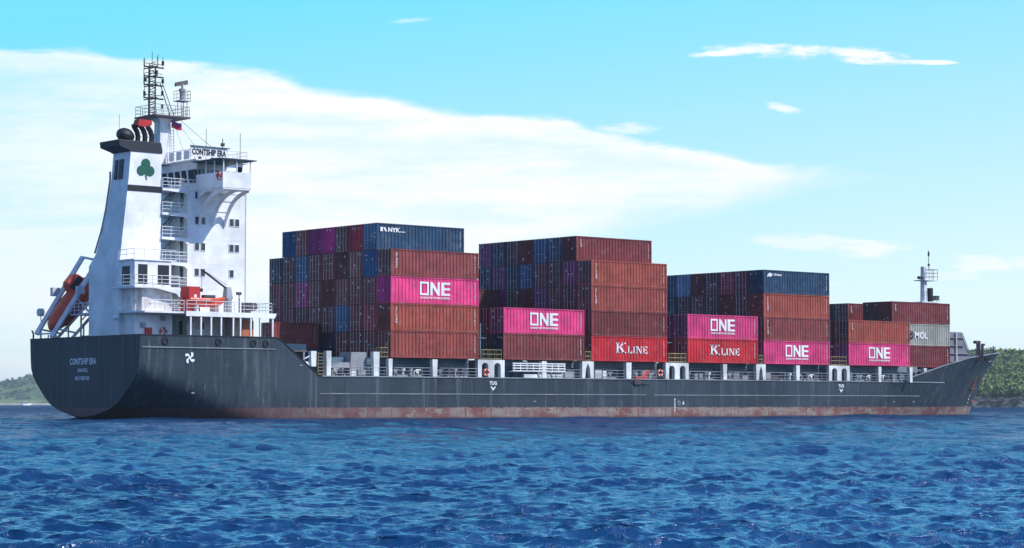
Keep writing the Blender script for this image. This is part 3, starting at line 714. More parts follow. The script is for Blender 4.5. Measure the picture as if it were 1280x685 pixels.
for u in (9.7, 11.3, 12.8):
    p0 = Vector((u, 0.35, z0 - .15)); p3 = Vector((u, 4.8, 20.0)); bk = MB(); rings = []
    for i in range(9):
        t = i / 8; p = p0.lerp(p3, t) + Vector((0, 0, 0.95 * math.sin(math.pi * t) * -0.1 + 0.75 * math.sin(math.pi * t)))
        p.y += 0.55 * math.sin(math.pi * t); wd = 0.16
        rings.append([(u - .06, p.y - wd, p.z - wd), (u + .06, p.y - wd, p.z - wd), (u + .06, p.y + wd, p.z + wd), (u - .06, p.y + wd, p.z + wd)])
    bk.loft(rings); bk.build('wing_bracket', WHITE, wing)
bk = MB(); bk.bar((9.7, 2.8, 22.3), (12.8, 2.8, 22.3), 0.08); bk.bar((9.7, 3.9, 21.3), (12.8, 3.9, 21.3), 0.08); bk.build('bracket_tie', WHITE, wing)
rf = MB(); rf.box(8.9, 13.4, -0.3, 5.0, 26.34, 26.44); rfo = rf.build('wing_canopy', NAVYSTEEL, wing)
for u, v in ((9.6, 0.05), (9.6, 1.7), (9.6, 3.3), (12.85, 0.05), (12.85, 2.4), (11.2, .05)):
    MB().box(u - .05, u + .05, v - .05, v + .05, 25.1, 26.34).build('canopy_post', WHITE, rfo)
MB().box(9.2, 15.6, 4.6, 17.4, 26.6, 26.75).build('monkey_island', WHITE, ship)
r_ = MB(); r_.rail([(8.5, 4.8, z0), (8.5, 8.5, z0)], 1.05, 1.0, 3, .055); r_.rail([(8.5, 4.78, z0), (9.5, 4.78, z0)], 1.05, .5, 3, .055); r_.build('bridge_railing', WHITE, ship)
# name board and rails on top
nb = MB(); nb.box(8.6, 13.05, 4.66, 4.72, 27.0, 28.0); nbo = nb.build('name_board', LETTERW, ship)
tx = MB(); put_text(tx, 'CONTSHIP ERA', 0.85, (8.75, 4.64, 27.2), (1, 0, 0), (0, 0, 1), 0.035, width=4.15); tx.build('board_lettering', BLACK, nbo)
nb = MB(); nb.box(8.55, 13.3, 4.5, 4.75, 28.02, 28.1); nb.build('board_edge', NAVYSTEEL, nbo)
r_ = MB(); r_.rail([(9.3, 5.0, 26.75), (9.3, 11.9, 26.75)], 1.1, 0.9, 3, .05); r_.build('top_railing', WHITE, ship)
r_ = MB(); r_.rail([(13.1, 4.7, 26.75), (15.5, 4.7, 26.75), (15.5, 10, 26.75)], 1.1, 1.2, 3, .045); r_.build('top_railing', WHITE, ship)
nb = MB()
for i in range(4): nb.box(9.24, 9.28, 6.0 + i * 1.45, 7.0 + i * 1.45, 26.85, 27.75)
nb.build('wind_screen', WHITE, ship)
an = MB(); an.tube([(14.0, 7, 26.7), (14.0, 7, 29.4)], 0.05, 5); an.tube([(12.6, 8, 26.7), (12.6, 8, 30.4)], 0.03, 5)
an.bar((13.7, 7, 28.3), (14.3, 7, 28.3), .08); cyl(an, (14, 7, 28.6), 0.22, .3); cyl(an, (13.2, 7.6, 26.7), 0.25, .7); cyl(an, (11.2, 7, 26.7), 0.18, 1.1)
an.tube([(12, 5.5, 26.7), (12, 5.5, 28.3)], 0.04, 5); an.tube([(15.2, 5.5, 26.7), (15.2, 5.5, 29.9)], 0.03, 5)
an.build('aerial', DARKSTEEL, ship)
sg = MB(); cyl(sg, (11.9, 0.9, 25.5), .28, .35, 'x'); sg.tube([(12.05, .9, 25.0), (12.05, .9, 25.4)], .05); sg.build('searchlight', BLACK, ship)

# radar mast
ms = MB()
def ring(u0, u1, v0, v1, z): return [(u0, v0, z), (u1, v0, z), (u1, v1, z), (u0, v1, z)]
ms.loft([ring(8.2, 10.2, 10.2, 11.8, 26.6), ring(8.45, 9.75, 10.35, 11.65, 28.5), ring(8.5, 9.65, 10.4, 11.6, 31.0), ring(8.2, 9.9, 10.2, 11.8, 31.45)])
radar_mast = ms.build('radar_mast', WHITE, ship)
pf = MB(); pf.box(6.9, 11.3, 9.0, 13.0, 31.45, 31.62); pf.build('mast_platform', DARKSTEEL, radar_mast)
r_ = MB(); r_.rail([(7.0, 9.1, 31.6), (11.2, 9.1, 31.6), (11.2, 12.9, 31.6)], 1.1, 0.8, 3, .045); r_.rail([(7.0, 9.1, 31.6), (7.0, 12.9, 31.6), (11.2, 12.9, 31.6)], 1.1, 0.9, 3, .04)
r_.build('mast_railing', MIDGREY, radar_mast)
lt = MB()
for (u, v) in ((7.8, 11.5), (8.5, 11.5), (8.15, 12.2)): lt.bar((u, v, 31.6), (u, v, 36.9), 0.13)
for z in np.arange(32.0, 37.0, 0.55):
    lt.bar((7.8, 11.5, z), (8.5, 11.5, z + .25), .05); lt.bar((8.5, 11.5, z), (8.15, 12.2, z + .25), .06); lt.bar((7.8, 11.5, z + .25), (8.5, 11.5, z + .55), .06); lt.bar((8.15, 12.2, z), (7.8, 11.5, z + .3), .06)
lt.bar((8.9, 11.2, 35.2), (9.8, 10.6, 31.7), 0.09); lt.bar((9.2, 11.2, 35.2), (10.3, 10.6, 31.7), 0.07)
for z in (33.6, 35.0, 35.9, 36.9):
    lt.bar((7.1, 11.5, z), (9.5, 11.5, z), 0.12); lt.bar((7.3, 11.5, z + .35), (9.3, 11.5, z + .35), 0.05); lt.bar((7.1, 11.5, z), (7.1, 11.5, z + .8), 0.06); lt.bar((8.15, 10.5, z), (8.15, 13.2, z), 0.09)
for (u, v, z, h) in ((7.2, 11.5, 36.9, .9), (8.1, 11.5, 36.9, 1.6), (8.15, 10.6, 36.9, 1.0), (8.8, 11.5, 36.9, 1.4), (9.4, 11.5, 36.9, 1.2), (8.15, 13.1, 36.9, .7), (7.2, 11.5, 33.6, 2.6)):
    lt.bar((u, v, z), (u, v, z + h), 0.05)
lt.build('lattice_mast', DARKSTEEL, radar_mast)
lg = MB()
for (u, v, z) in ((9.4, 11.5, 37.2), (9.4, 11.5, 35.3), (9.3, 11.4, 34.0), (7.3, 11.5, 35.3), (9.3, 11.4, 32.6), (8.1, 10.6, 36.0), (7.2, 11.5, 33.8)): cyl(lg, (u, v, z), .14, .45, 'z', 8)
lg.build('navigation_lamp', BLACK, radar_mast)
rd = MB()
for (u, v) in ((10.4, 9.4), (11.1, 9.4), (10.4, 10.1), (11.1, 10.1)): rd.bar((u, v, 31.6), (u, v, 33.3), .07)
rd.box(10.1, 11.4, 9.2, 10.4, 33.3, 33.38); rd.rail([(10.1, 9.2, 33.3), (11.4, 9.2, 33.3), (11.4, 10.4, 33.3)], 1.1, .7, 3, .04); rd.rail([(10.1, 9.2, 33.3), (10.1, 10.4, 33.3)], 1.1, .7, 3, .04)
cyl(rd, (10.75, 9.8, 33.3), .28, 1.0); cyl(rd, (10.75, 9.8, 34.3), .35, .35); cyl(rd, (10.75, 9.8, 34.6), .12, .6); rd.build('radar_pedestal', MIDGREY, radar_mast)
sc = MB(); sc.add([(9.6, 9.2, 34.75), (11.7, 10.2, 35.25), (11.8, 10.4, 35.75), (9.7, 9.4, 35.2), (9.6, 9.5, 34.75), (11.7, 10.5, 35.25), (11.8, 10.6, 35.7), (9.7, 9.6, 35.15)],
   [(0, 1, 2, 3), (7, 6, 5, 4), (0, 4, 5, 1), (1, 5, 6, 2), (2, 6, 7, 3), (3, 7, 4, 0)]); sc.build('radar_scanner', DARKSTEEL, radar_mast)
ld = MB()
for v in (9.9, 10.5): ld.bar((9.9, v, 26.8), (9.75, v, 31.4), .05)
for i in range(14): ld.bar((9.85, 9.9, 27 + i * .32), (9.85, 10.5, 27 + i * .32), .035)
ld.build('mast_ladder', MIDGREY, radar_mast)
stay = MB(); stay.bar((10.6, 10, 31.4), (13.9, 6.0, 27.0), 0.03); stay.bar((10.0, 10, 31.4), (10.6, 5.2, 26.9), .025); stay.bar((9.7, 10, 31.4), (10.4, 8.2, 26.9), .025); stay.build('mast_stay', DARKSTEEL, radar_mast)
fl = MB(); P_ = []
for i in range(9):
    for j in range(5):
        t = i / 8; P_.append((9.55 + 1.15 * t, 9.9 + 0.12 * math.sin(5 * t), 31.25 - 0.75 * j / 4 - .28 * t + 0.05 * math.sin(7 * t)))
fl.add(P_, [(i * 5 + j, i * 5 + j + 1, i * 5 + j + 6, i * 5 + j + 5) for i in range(8) for j in range(4)])
def flag_mat():
    m, x, b = mat_new('flag_cloth'); co = x.n.new('ShaderNodeNewGeometry').outputs['Position']; z = x.sep(co)[2]; u = x.sep(co)[0]
    c = x.mix(x.rng(x.m('ADD', z, x.m('MULTIPLY', x.m('SUBTRACT', u, 9.55), 0.25)), 30.86, 30.90), (0.55, 0.02, 0.06, 1), (0.28, 0.05, 0.30, 1)); x.put(b.inputs['Base Color'], c); b.inputs['Roughness'].default_value = .9; return m
flo = fl.build('signal_flag', flag_mat()); sm = flo.modifiers.new('thick', 'SOLIDIFY'); sm.thickness = 0.02
tag(flo, 'small crimson and purple flag flying under the mast platform', 'flag')

# funnel
def pr(z, u0, u1, v1, v0=5.0): return [(u0, v0, z), (u1, v0, z), (u1, v1, z), (u0, v1, z)]
FV = (10.85, 11.1, 9.9, 9.05, 8.65, 8.4, 8.4)
fn = MB(); fn.loft([pr(7.15, 0.5, 5.35, FV[0]), pr(9.2, 0.55, 5.35, FV[0]), pr(15.6, 0.62, 5.35, FV[1]), pr(16.8, .72, 5.35, FV[2]), pr(19.2, .98, 5.35, FV[3]), pr(21.3, 1.22, 5.35, FV[4]), pr(24.3, 1.55, 5.35, FV[5]), pr(27.2, 1.78, 5.35, FV[6])])
funnel = fn.build('funnel', WHITE, ship)
bnd = MB(); bnd.prism([(1.40, 23.0), (5.36, 23.0), (5.36, 23.62), (1.46, 23.62)], 'y', 4.96, 5.02); bnd.build('funnel_band', BLACK, funnel)
for (a, b_) in ((6.2, 6.95), (7.35 - .05, 7.75)):
    lv = MB(); lv.add([(1.52, a, 24.3), (1.52, b_, 24.3), (1.70, b_, 26.3), (1.70, a, 26.3), (1.4, a, 24.3), (1.4, b_, 24.3), (1.6, b_, 26.3), (1.6, a, 26.3)],
                      [(4, 7, 6, 5), (0, 4, 5, 1), (1, 5, 6, 2), (2, 6, 7, 3), (3, 7, 4, 0)])
    lv.build('louvre', BLACK, funnel)
cp = MB(); cp.loft([pr(27.0, 1.70, 5.40, 8.45, 4.93), pr(27.12, 1.5, 5.42, 8.5, 4.93), pr(27.5, 0.42, 5.38, 8.7, 4.93), pr(28.05, 0.36, 5.25, 8.75, 4.93), pr(28.12, .40, 5.2, 8.7, 4.97)])
cap = cp.build('funnel_cap', SOOT, funnel)
em = MB()
for (du, dz) in ((-.5, -.22), (.5, -.22), (0, .5)): cyl(em, (3.5 + du, 4.985, 25.35 + dz), 0.52, -0.04 - 0.004 * (du + 1), 'y', 20)
em.add([(3.45, 4.94, 24.6), (3.57, 4.94, 24.2), (3.66, 4.94, 24.2), (3.56, 4.94, 25.3), (3.44, 4.94, 25.3)], [(0, 1, 2, 3, 4)])
em.build('shamrock_emblem', GREEN, funnel)
ex = MB(); rr = []
for i in range(9):
    t = i / 8; r = 1.0 * math.sin(math.pi * (0.12 + .8 * t)) ** .6; rr.append((r, t))
ex.tube([(1.6 + 1.7 * t, 7.2, 28.85 - .35 * (t - .5)) for r, t in rr], [r * .75 for r, t in rr], 12); ex.tube([(2.5, 7.2, 28), (2.5, 7.2, 28.8)], .5, 10)
ex.build('exhaust_silencer', BLACK, funnel)
for k, (u, v) in enumerate(((3.7, 7.3), (4.3, 6.9), (4.9, 6.6))):
    e_ = MB(); e_.tube([(u + .2, v, 28), (u + .25, v, 28.9), (u + .1, v, 29.4), (u - .2, v, 29.8), (u - .25, v, 30.1)], .27, 8); e_.build('exhaust_pipe', BLACK, funnel)
    if k == 1: e_ = MB(); e_.prism([(u - .95, 29.9), (u - .2, 29.75), (u + .7, 30.0), (u + .75, 30.5), (u - .75, 30.55)], 'y', v - .55, v + .45); e_.build('exhaust_cowl', RED, funnel)
e_ = MB(); e_.rail([(2.9, 5.4, 28.2), (5.0, 5.4, 28.2)], .8, .7, 2, .04); e_.bar((1.0, 6, 28.2), (1.0, 6, 30.8), .03); e_.build('cap_railing', BLACK, funnel)
pp = MB()
pp.tube([(1.5, FV[5] + .15, 25.2), (1.5, FV[5] + .15, 24.3), (1.18, FV[4] + .15, 21.3), (0.94, FV[3] + .15, 19.2), (.68, FV[2] + .15, 16.9)], .10, 6); pp.build('vent_pipe', MIDGREY, funnel)
pn = MB()
for z in (10.85, 13.4, 16.0, 18.6, 21.2): pn.box(1.5 if z > 21 else 1.0, 5.35, 4.985, 5.0, z, z + .04)
pn.build('plate_seam', WHITE, funnel)
# side rooms below the funnel
h1 = MB(); h1.box(.55, 4.75, 2.0, 4.98, 13.25, 15.85); h1.box(.35, 5.3, 1.85, 4.98, 15.85, 15.97)
room = h1.build('vent_room', WHITE, ship)
for (a, b_) in ((.95, 2.0), (3.2, 4.5)): MB().box(a, b_, 1.97, 2.05, 13.5, 15.45).build('opening', BLACK, room)
MB().box(.52, .6, 2.9, 4.4, 13.45, 15.3).build('opening', BLACK, room)
r_ = MB(); r_.rail([(.45, 4.9, 15.97), (.45, 1.95, 15.97), (5.25, 1.95, 15.97)], 1.0, 1.3, 2, .05); r_.build('room_railing', WHITE, room)
pf = MB(); pf.prism([(-.4, 4.98), (-.45, 2.6), (.1, 1.2), (5.3, 1.2), (5.3, 4.98)], 'z', 13.08, 13.24)
pf.prism([(2.5, 13.08), (5.3, 13.08), (5.3, 12.2), (4.9, 12.6)], 'y', 1.15, 1.25)
pfo = pf.build('side_platform', WHITE, ship)
r_ = MB(); r_.rail([(-.4, 4.9, 13.24), (-.4, 2.6, 13.24), (.1, 1.25, 13.24), (5.3, 1.25, 13.24)], 1.1, 1.0, 3, .055); r_.build('platform_railing', WHITE, pfo)
h2 = MB(); h2.box(1.4, 4.9, 2.0, 4.98, 10.84, 13.08); h2.box(1.0, 1.42, 2.6, 4.98, 10.84, 13.08); h2.build('machinery_casing', WHITE_RUST, ship)
pf = MB(); pf.prism([(.2, 4.98), (.3, 2.0), (.9, .6), (5.35, .3), (5.35, 4.98)], 'z', 10.62, 10.80); pfo = pf.build('side_platform', WHITE, ship)
r_ = MB(); r_.rail([(1.0, .7, 10.8), (5.3, .4, 10.8)], 1.1, 1.0, 3, .055); r_.build('platform_railing', WHITE, pfo)
h3 = MB(); h3.box(1.0, 5.3, 2.6, 4.98, 7.15, 10.62); h3.build('poop_locker', WHITE, ship)
MB().box(2.4, 3.4, 2.56, 2.62, 7.3, 9.6).build('door', WHITE, ship)
for u, v, z in ((1.6, 2.55, 9.2), (3.9, 2.55, 9.9)):
    b_ = MB(); b_.box(u, u + .5, v - .12, v, z, z + .5); b_.build('junction_box', MIDGREY, ship)
b_ = MB(); b_.box(2.1, 2.8, 2.3, 2.55, 8.4, 9.2); b_.build('fire_hose_box', RED, ship)
lbm = MB(); lbm.tube([(0.2, 4.7, 10.1), (0.0, 4.6, 10.35)], [.28, .34], 10); lbm.build('floodlight', LETTERW, ship)

# deck clutter behind the stern bulwark
for (u, v, z, s) in ((1.5, 14.2, 7.15, 1.3), (1.6, 16, 7.15, 1.2), (2.0, 12.8, 7.15, 1.5), (9.8, 1.6, 7.15, 1.4)):
    w_ = MB(); cyl(w_, (u, v, z + .7), .55, 1.1, 'y', 12); w_.box(u - .5, u + .5, v - .2, v, z, z + s); w_.box(u - .5, u + .5, v + 1.1, v + 1.3, z, z + s); w_.build('mooring_winch', DARKSTEEL, ship)

# deck crane on the boat deck
cr = MB(); cyl(cr, (11.5, 2.0, 10.84), .42, 1.5); cr.loft([ring(11.1, 11.9, 1.6, 2.4, 12.3), ring(11.2, 11.7, 1.7, 2.3, 13.5)])
crane = cr.build('deck_crane', MIDGREY, ship)
bm_ = MB(); bm_.bar((11.6, 2.0, 13.2), (8.3, 2.0, 15.2), 0.16); bm_.build('jib', DARKSTEEL, crane)
bm_ = MB(); bm_.bar((11.4, 2.0, 13.7), (8.3, 2.0, 15.25), 0.03); bm_.bar((8.35, 2, 15.1), (8.35, 2, 13.2), .035); bm_.cbox((8.35, 2, 13.1), (.2, .2, .35)); bm_.build('hoist_wire', DARKSTEEL, crane)
mi = MB(); cyl(mi, (13.6, 1.8, 10.84), .5, 1.1, 'z', 10); cyl(mi, (14.6, 1.8, 11.6), .45, .8, 'y', 10); mi.bar((13.0, 2.2, 10.84), (13.0, 2.2, 12.8), .09); mi.cbox((12.9, 2.1, 12.9), (.5, .3, .3)); mi.bar((12.4, 1.2, 10.84), (12.4, 1.2, 12.3), .06)
mi.build('deck_gear', DARKSTEEL, bdo)

# ------------------------------------------------------------------ boats and rings
def hull_ring(x, w, h, zc, n=12):
    r = []
    for k in range(n):
        a = 2 * math.pi * k / n; c, s = math.cos(a), math.sin(a)
        r.append((x, w * (abs(c) ** .8) * (1 if c > 0 else -1), zc + h * (abs(s) ** .8) * (1 if s > 0 else -1)))
    return r
lb = empty('lifeboat', (2.75, 18.5, 12.0)); lb.rotation_euler = (0, -math.atan2(1.15, 1), 0); lb.scale = (1.0, 1.1, 1.05)
tag(lb, 'orange enclosed lifeboat slung bow down on the stern ramp', 'lifeboat')
b_ = MB(); b_.loft([hull_ring(-3.6, .12, .15, .1), hull_ring(-3.1, .7, .6, .05), hull_ring(-2.0, 1.15, .95, 0), hull_ring(0, 1.3, 1.05, 0), hull_ring(2.0, 1.25, 1.0, 0), hull_ring(3.0, 1.1, .85, .05), hull_ring(3.3, .8, .6, .1)])
b_.build('boat_hull', ORANGE, lb, smooth=True)
b_ = MB(); b_.loft([ring(.9, 2.9, -.75, .75, .7), ring(1.2, 2.7, -.6, .6, 1.75), ring(1.4, 2.5, -.5, .5, 1.95)]); b_.build('cabin', ORANGE, lb)
b_ = MB(); b_.box(1.05, 2.6, -.72, -.60, 1.0, 1.55); b_.build('cabin_window', GLASS, lb)
b_ = MB(); b_.loft([[(x_, y_ * 1.03, z_) for x_, y_, z_ in hull_ring(xx, w_, .10, -.15)] for xx, w_ in ((-3.0, .72), (-2, 1.18), (0, 1.33), (2, 1.28), (3, 1.1))]); b_.build('rubbing_strake', BLACK, lb)
rp = MB()
for v, (p, q) in ((20.1, ((-0.35, 8.9), (5.0, 17.2))), (16.9, ((-0.35, 8.5), (5.0, 16.6)))):
    P0 = Vector((p[0], v, p[1])); Q0 = Vector((q[0], v, q[1])); rp.tube([P0, Q0], .30, 4)
    off = Vector((1.9, 0, -1.5)); rp.tube([Vector((1.2, v, 7.6)), Vector((7.6, v, 14.2))], .17, 4)
    rp.bar((.2, v, 9.4), (2.6, v, 9.0), .14); rp.bar((2.4, v, 12.8), (4.4, v, 10.9), .14); rp.bar((4.9, v, 7.2), (4.9, v, 11.5), .16); rp.bar((3.4, v, 7.2), (3.4, v, 9.9), .14)
ramp = rp.build('launch_ramp', WHITE, ship)
rp = MB()
for v in (20.1, 16.9): rp.bar((.15, v, 9.6), (.15, v, 7.45), .16); rp.bar((-.35, v, 8.9), (.15, v, 9.6), .16)
rp.bar((.15, 16.9, 7.5), (.15, 20.1, 7.5), .18); rp.bar((-.3, 16.9, 8.9), (-.3, 20.1, 8.9), .12); q_ = MB(); q_.bar((5.0, 16.9, 16.7), (5.0, 20.1, 17.2), .18); q_.build('ramp_top_bar', RAMPGREY, ramp); rp.bar((.15, 18.5, 7.5), (.15, 18.5, 8.8), .12)
rp.build('ramp_cross_frame', RAMPGREY, ramp)
rp = MB(); rp.tube([(5.0, 16.9, 16.8), (5.6, 15.4, 17.2), (5.4, 12.2, 17.1)], .13, 5); rp.bar((5.0, 17.0, 16.6), (4.7, 16.6, 14.6), .08); rp.build('ramp_head', RAMPGREY, ramp)
rp = MB()
for v in (12.6, 13.4, 14.2, 15.0): rp.bar((3.0, v, 7.1), (3.0, v, 11.0), .11)
rp.bar((3.0, 12.6, 11.0), (3.0, 16.9, 11.0), .12); rp.bar((3, 12.2, 12.6), (3, 16.9, 10.2), .12)
rp.box(1.6, 5.2, 12.2, 16.6, 10.8, 10.92); rp.rail([(1.6, 12.3, 10.9), (1.6, 16.5, 10.9)], 1.1, .9, 3, .06); rp.bar((4, 12.4, 10.9), (3.6, 16.0, 13.2), .13)
rp.build('ramp_support', RAMPGREY, ramp)
f = MB(); cyl(f, (-.1, 20.2, 11.2), .42, .5, 'x', 12); f.bar((.2, 20.1, 10.0), (.1, 20.2, 11.2), .08); f.build('float_light', OFFWHITE, ramp)
MB().cbox((1.9, 20.3, 13.4), (.9, .5, .9)).build('ramp_plate', RAMPGREY, ramp); MB().cbox((2.8, 16.7, 13.5), (.8, .5, .8)).build('ramp_plate', RAMPGREY, ramp)

rb = empty('rescue_boat', (8.5, 1.5, 10.84)); tag(rb, 'small open orange rescue boat stowed on the white boat deck', 'boat')
b_ = MB(); b_.loft([hull_ring(-2.3, .5, .25, 1.0), hull_ring(-1.6, .8, .38, .92), hull_ring(0, .88, .4, .9), hull_ring(1.3, .65, .38, .95), hull_ring(2.2, .1, .14, 1.2)]); b_.build('boat_hull', ORANGE, rb, smooth=True)
b_ = MB(); b_.tube([(-2.3, -.75, 1.25), (0, -.95, 1.22), (1.4, -.6, 1.3), (2.2, 0, 1.45), (1.4, .6, 1.3), (0, .95, 1.22), (-2.3, .75, 1.25)], .17, 8); b_.build('gunwale_tube', ORANGE, rb)
b_ = MB(); b_.box(-.3, 1.0, -.3, .3, 1.2, 1.75); b_.build('console', DARKSTEEL, rb)
b_ = MB(); 
for x_ in (-1.4, 1.1): b_.box(x_ - .08, x_ + .08, -.8, .8, 0, .62)
b_.build('cradle', OFFWHITE, rb)
rx = MB(); rx.box(6.45, 7.75, 1.3, 2.9, 10.84, 13.4); rxo = rx.build('liferaft_cabinet', RED); rx = MB(); rx.box(7.0, 7.3, 1.24, 1.3, 11.6, 12.6); rx.build('white_panel', LETTERW, rxo)
tag(rxo, 'upright red cabinet standing behind the orange rescue boat', 'cabinet')
def lifebuoy(loc, label, axis='y'):
    m = MB(); torus(m, (0, 0, 0), .34, .10, axis, 18, 8); o = m.build('lifebuoy', ORANGE, loc=loc)
    m = MB()
    for k in range(4):
        a = k * math.pi / 2 + .78; c_ = (.34 * math.cos(a), 0, .34 * math.sin(a)) if axis == 'y' else (0, .34 * math.cos(a), .34 * math.sin(a))
        m.cbox(c_, (.16, .235, .16) if axis == 'y' else (.235, .16, .16))
    m.build('grip_band', LETTERW, o); tag(o, label, 'lifebuoy', 'orange lifebuoys about the ship'); return o
lifebuoy((4.2, 2.42, 8.85), 'orange lifebuoy on the white wall above the stern bulwark')
lifebuoy((12.3, -.12, 24.3 - .0), 'orange lifebuoy hung on the face of the bridge wing') if False else None
lifebuoy((9.38, 0.6, 24.7), 'orange lifebuoy hung at the corner of the bridge wing', 'x')
lifebuoy((44.15, -.05, 5.1), 'red lifebuoy inside the white portal frame below the first gap between stacks')
lifebuoy((71.0, 0.0, 5.3), 'orange lifebuoy on the deck rail beside the red deck machinery')

# ------------------------------------------------------------------ weather deck between the hull edge and the containers
def pillar(u0, u1, z0_=4.44, z1=6.5, v=0.0, mat=OFFWHITE):
    m = MB(); m.prism([(u0 + .06, z0_), (u1 - .06, z0_), (u1, z1), (u0, z1)], 'y', v, v + .5); return m.build('container_pillar', mat, ship)
for a, b_ in ((30.6, 31.15), (36.6, 37.3), (52.4, 53.1), (65.5, 66.35), (81.7, 82.4), (94.8, 95.5), (110.6, 111.2), (116.9, 117.5)): pillar(a, b_, z1=6.44 if a < 120 else 6.44)
for a, b_ in ((22.46, 23.1), (28.6, 29.4)): pillar(a, b_, z1=7.15)
pillar(20.5, 21.2, 5.5, 7.1); pillar(123.9, 124.5, 5.0, 6.44, 3.3)
def portal(u0, u1, z1=6.50):
    m = MB(); L = u1 - u0; c = (u0 + u1) / 2; w = .55; cw = .42
    def half_(a0, a1):                                         # an arched opening between a0 and a1
        n = 6; top = z1 - .35; r = min((a1 - a0) / 2, .4); pts = [(a0, z1), (a0, top - r)]
        for i in range(n + 1):
            t = math.pi / 2 * i / n; pts.append((a0 + r - r * math.cos(t), top - r + r * math.sin(t)))
        for i in range(n + 1):
            t = math.pi / 2 * i / n; pts.append((a1 - r + r * math.sin(t), top - r + r * math.cos(t)))
        pts += [(a1, top - r), (a1, z1)]; m.prism(pts, 'y', 0.0, .45)
    m.box(u0, u0 + w, 0, .5, 4.44, z1); m.box(u1 - w, u1, 0, .5, 4.44, z1); m.box(c - cw, c + cw, 0, .5, 4.44, z1)
    half_(u0 + w, c - cw); half_(c + cw, u1 - w)
    return m.build('portal_frame', OFFWHITE, ship)
for a, b_ in ((43.0, 46.85), (71.95, 75.8), (101.0, 104.95)): portal(a, b_)
for a, b_ in ((58.55, 60.35), (87.55, 89.25)):
    m = MB(); m.prism([(a, 4.44), (a + .45, 4.44), (a + .6, 5.7), (a + (b_ - a) / 2, 6.3), (b_ - .6, 5.7), (b_ - .45, 4.44), (b_, 4.44), (b_, 6.5), (a, 6.5)], 'y', 0, .5)
    m.build('portal_frame', OFFWHITE, ship)
def cage(u0, u1, z=6.5, n=2):
    m = MB(); L = (u1 - u0)
    for i in range(n + 1):
        u = u0 + L * i / n
        for v in (.05, .9): m.bar((u, v, z), (u, v, z + 1.1), .06)
    for i in range(2 * n + 1): m.bar((u0 + L * i / (2 * n), .05, z), (u0 + L * i / (2 * n), .05, z + 1.1), .035)
    for zz in (.12, .6, 1.1):
        for v in (.05, .9): m.bar((u0, v, z + zz), (u1, v, z + zz), .06)
        m.bar((u0, .05, z + zz), (u0, .9, z + zz), .05); m.bar((u1, .05, z + zz), (u1, .9, z + zz), .05)
    return m.build('lashing_cage', YELLOW, ship)
for a, b_ in ((43.5, 46.4), (72.5, 75.4), (101.5, 104.4), (59.1, 59.9), (88.1, 88.8), (29.6, 30.5)): cage(a, b_, n=3 if b_ - a > 2 else 1)
# lashing bridge standing in the wide gaps, inboard
for a in (43.9, 72.9, 102.0):
    m = MB()
    for v in np.arange(1.5, 21, 2.44):
        m.box(a + .6, a + .75, v, v + .18, 6.3, 10.6)
    m.box(a + .4, a + 1.4, 1.4, 20.8, 8.9, 9.0); m.build('lashing_bridge', COAMING, ship)
# hatch coamings and covers
for i, (a, b_) in enumerate(((23.5, 43.4), (46.4, 72.5), (75.3, 101.4), (104.6, 121.0))):
    m = MB(); k = a; m.box(a, b_, 2.1, 19.9, 4.44, 5.75)
    while k < b_: m.box(k, k + .12, 1.75, 2.098, 4.44, 5.7); k += 1.55
    co_ = m.build('hatch_coaming', COAMING, ship)
    m = MB(); m.box(a + .2, b_ - .2, 1.9, 20.1, 5.78, 6.56); m.build('hatch_cover', GREY if i % 2 else COAMING, ship)
# deck-edge railing
r_ = MB()
u = 23.4
for a, b_ in ((23.4, 30.4), (31.4, 36.4), (37.6, 42.8), (53.3, 58.4), (60.6, 65.2), (66.6, 71.8), (76.0, 81.5), (82.6, 87.4), (89.4, 94.6), (95.7, 100.9), (105.1, 110.4), (111.4, 116.6)):
    r_ = MB(); r_.rail([(a, .02, 4.44), (b_, .02, 4.44)], 1.05, 1.25, 3, .05); r_.build('deck_railing', MIDGREY, ship)
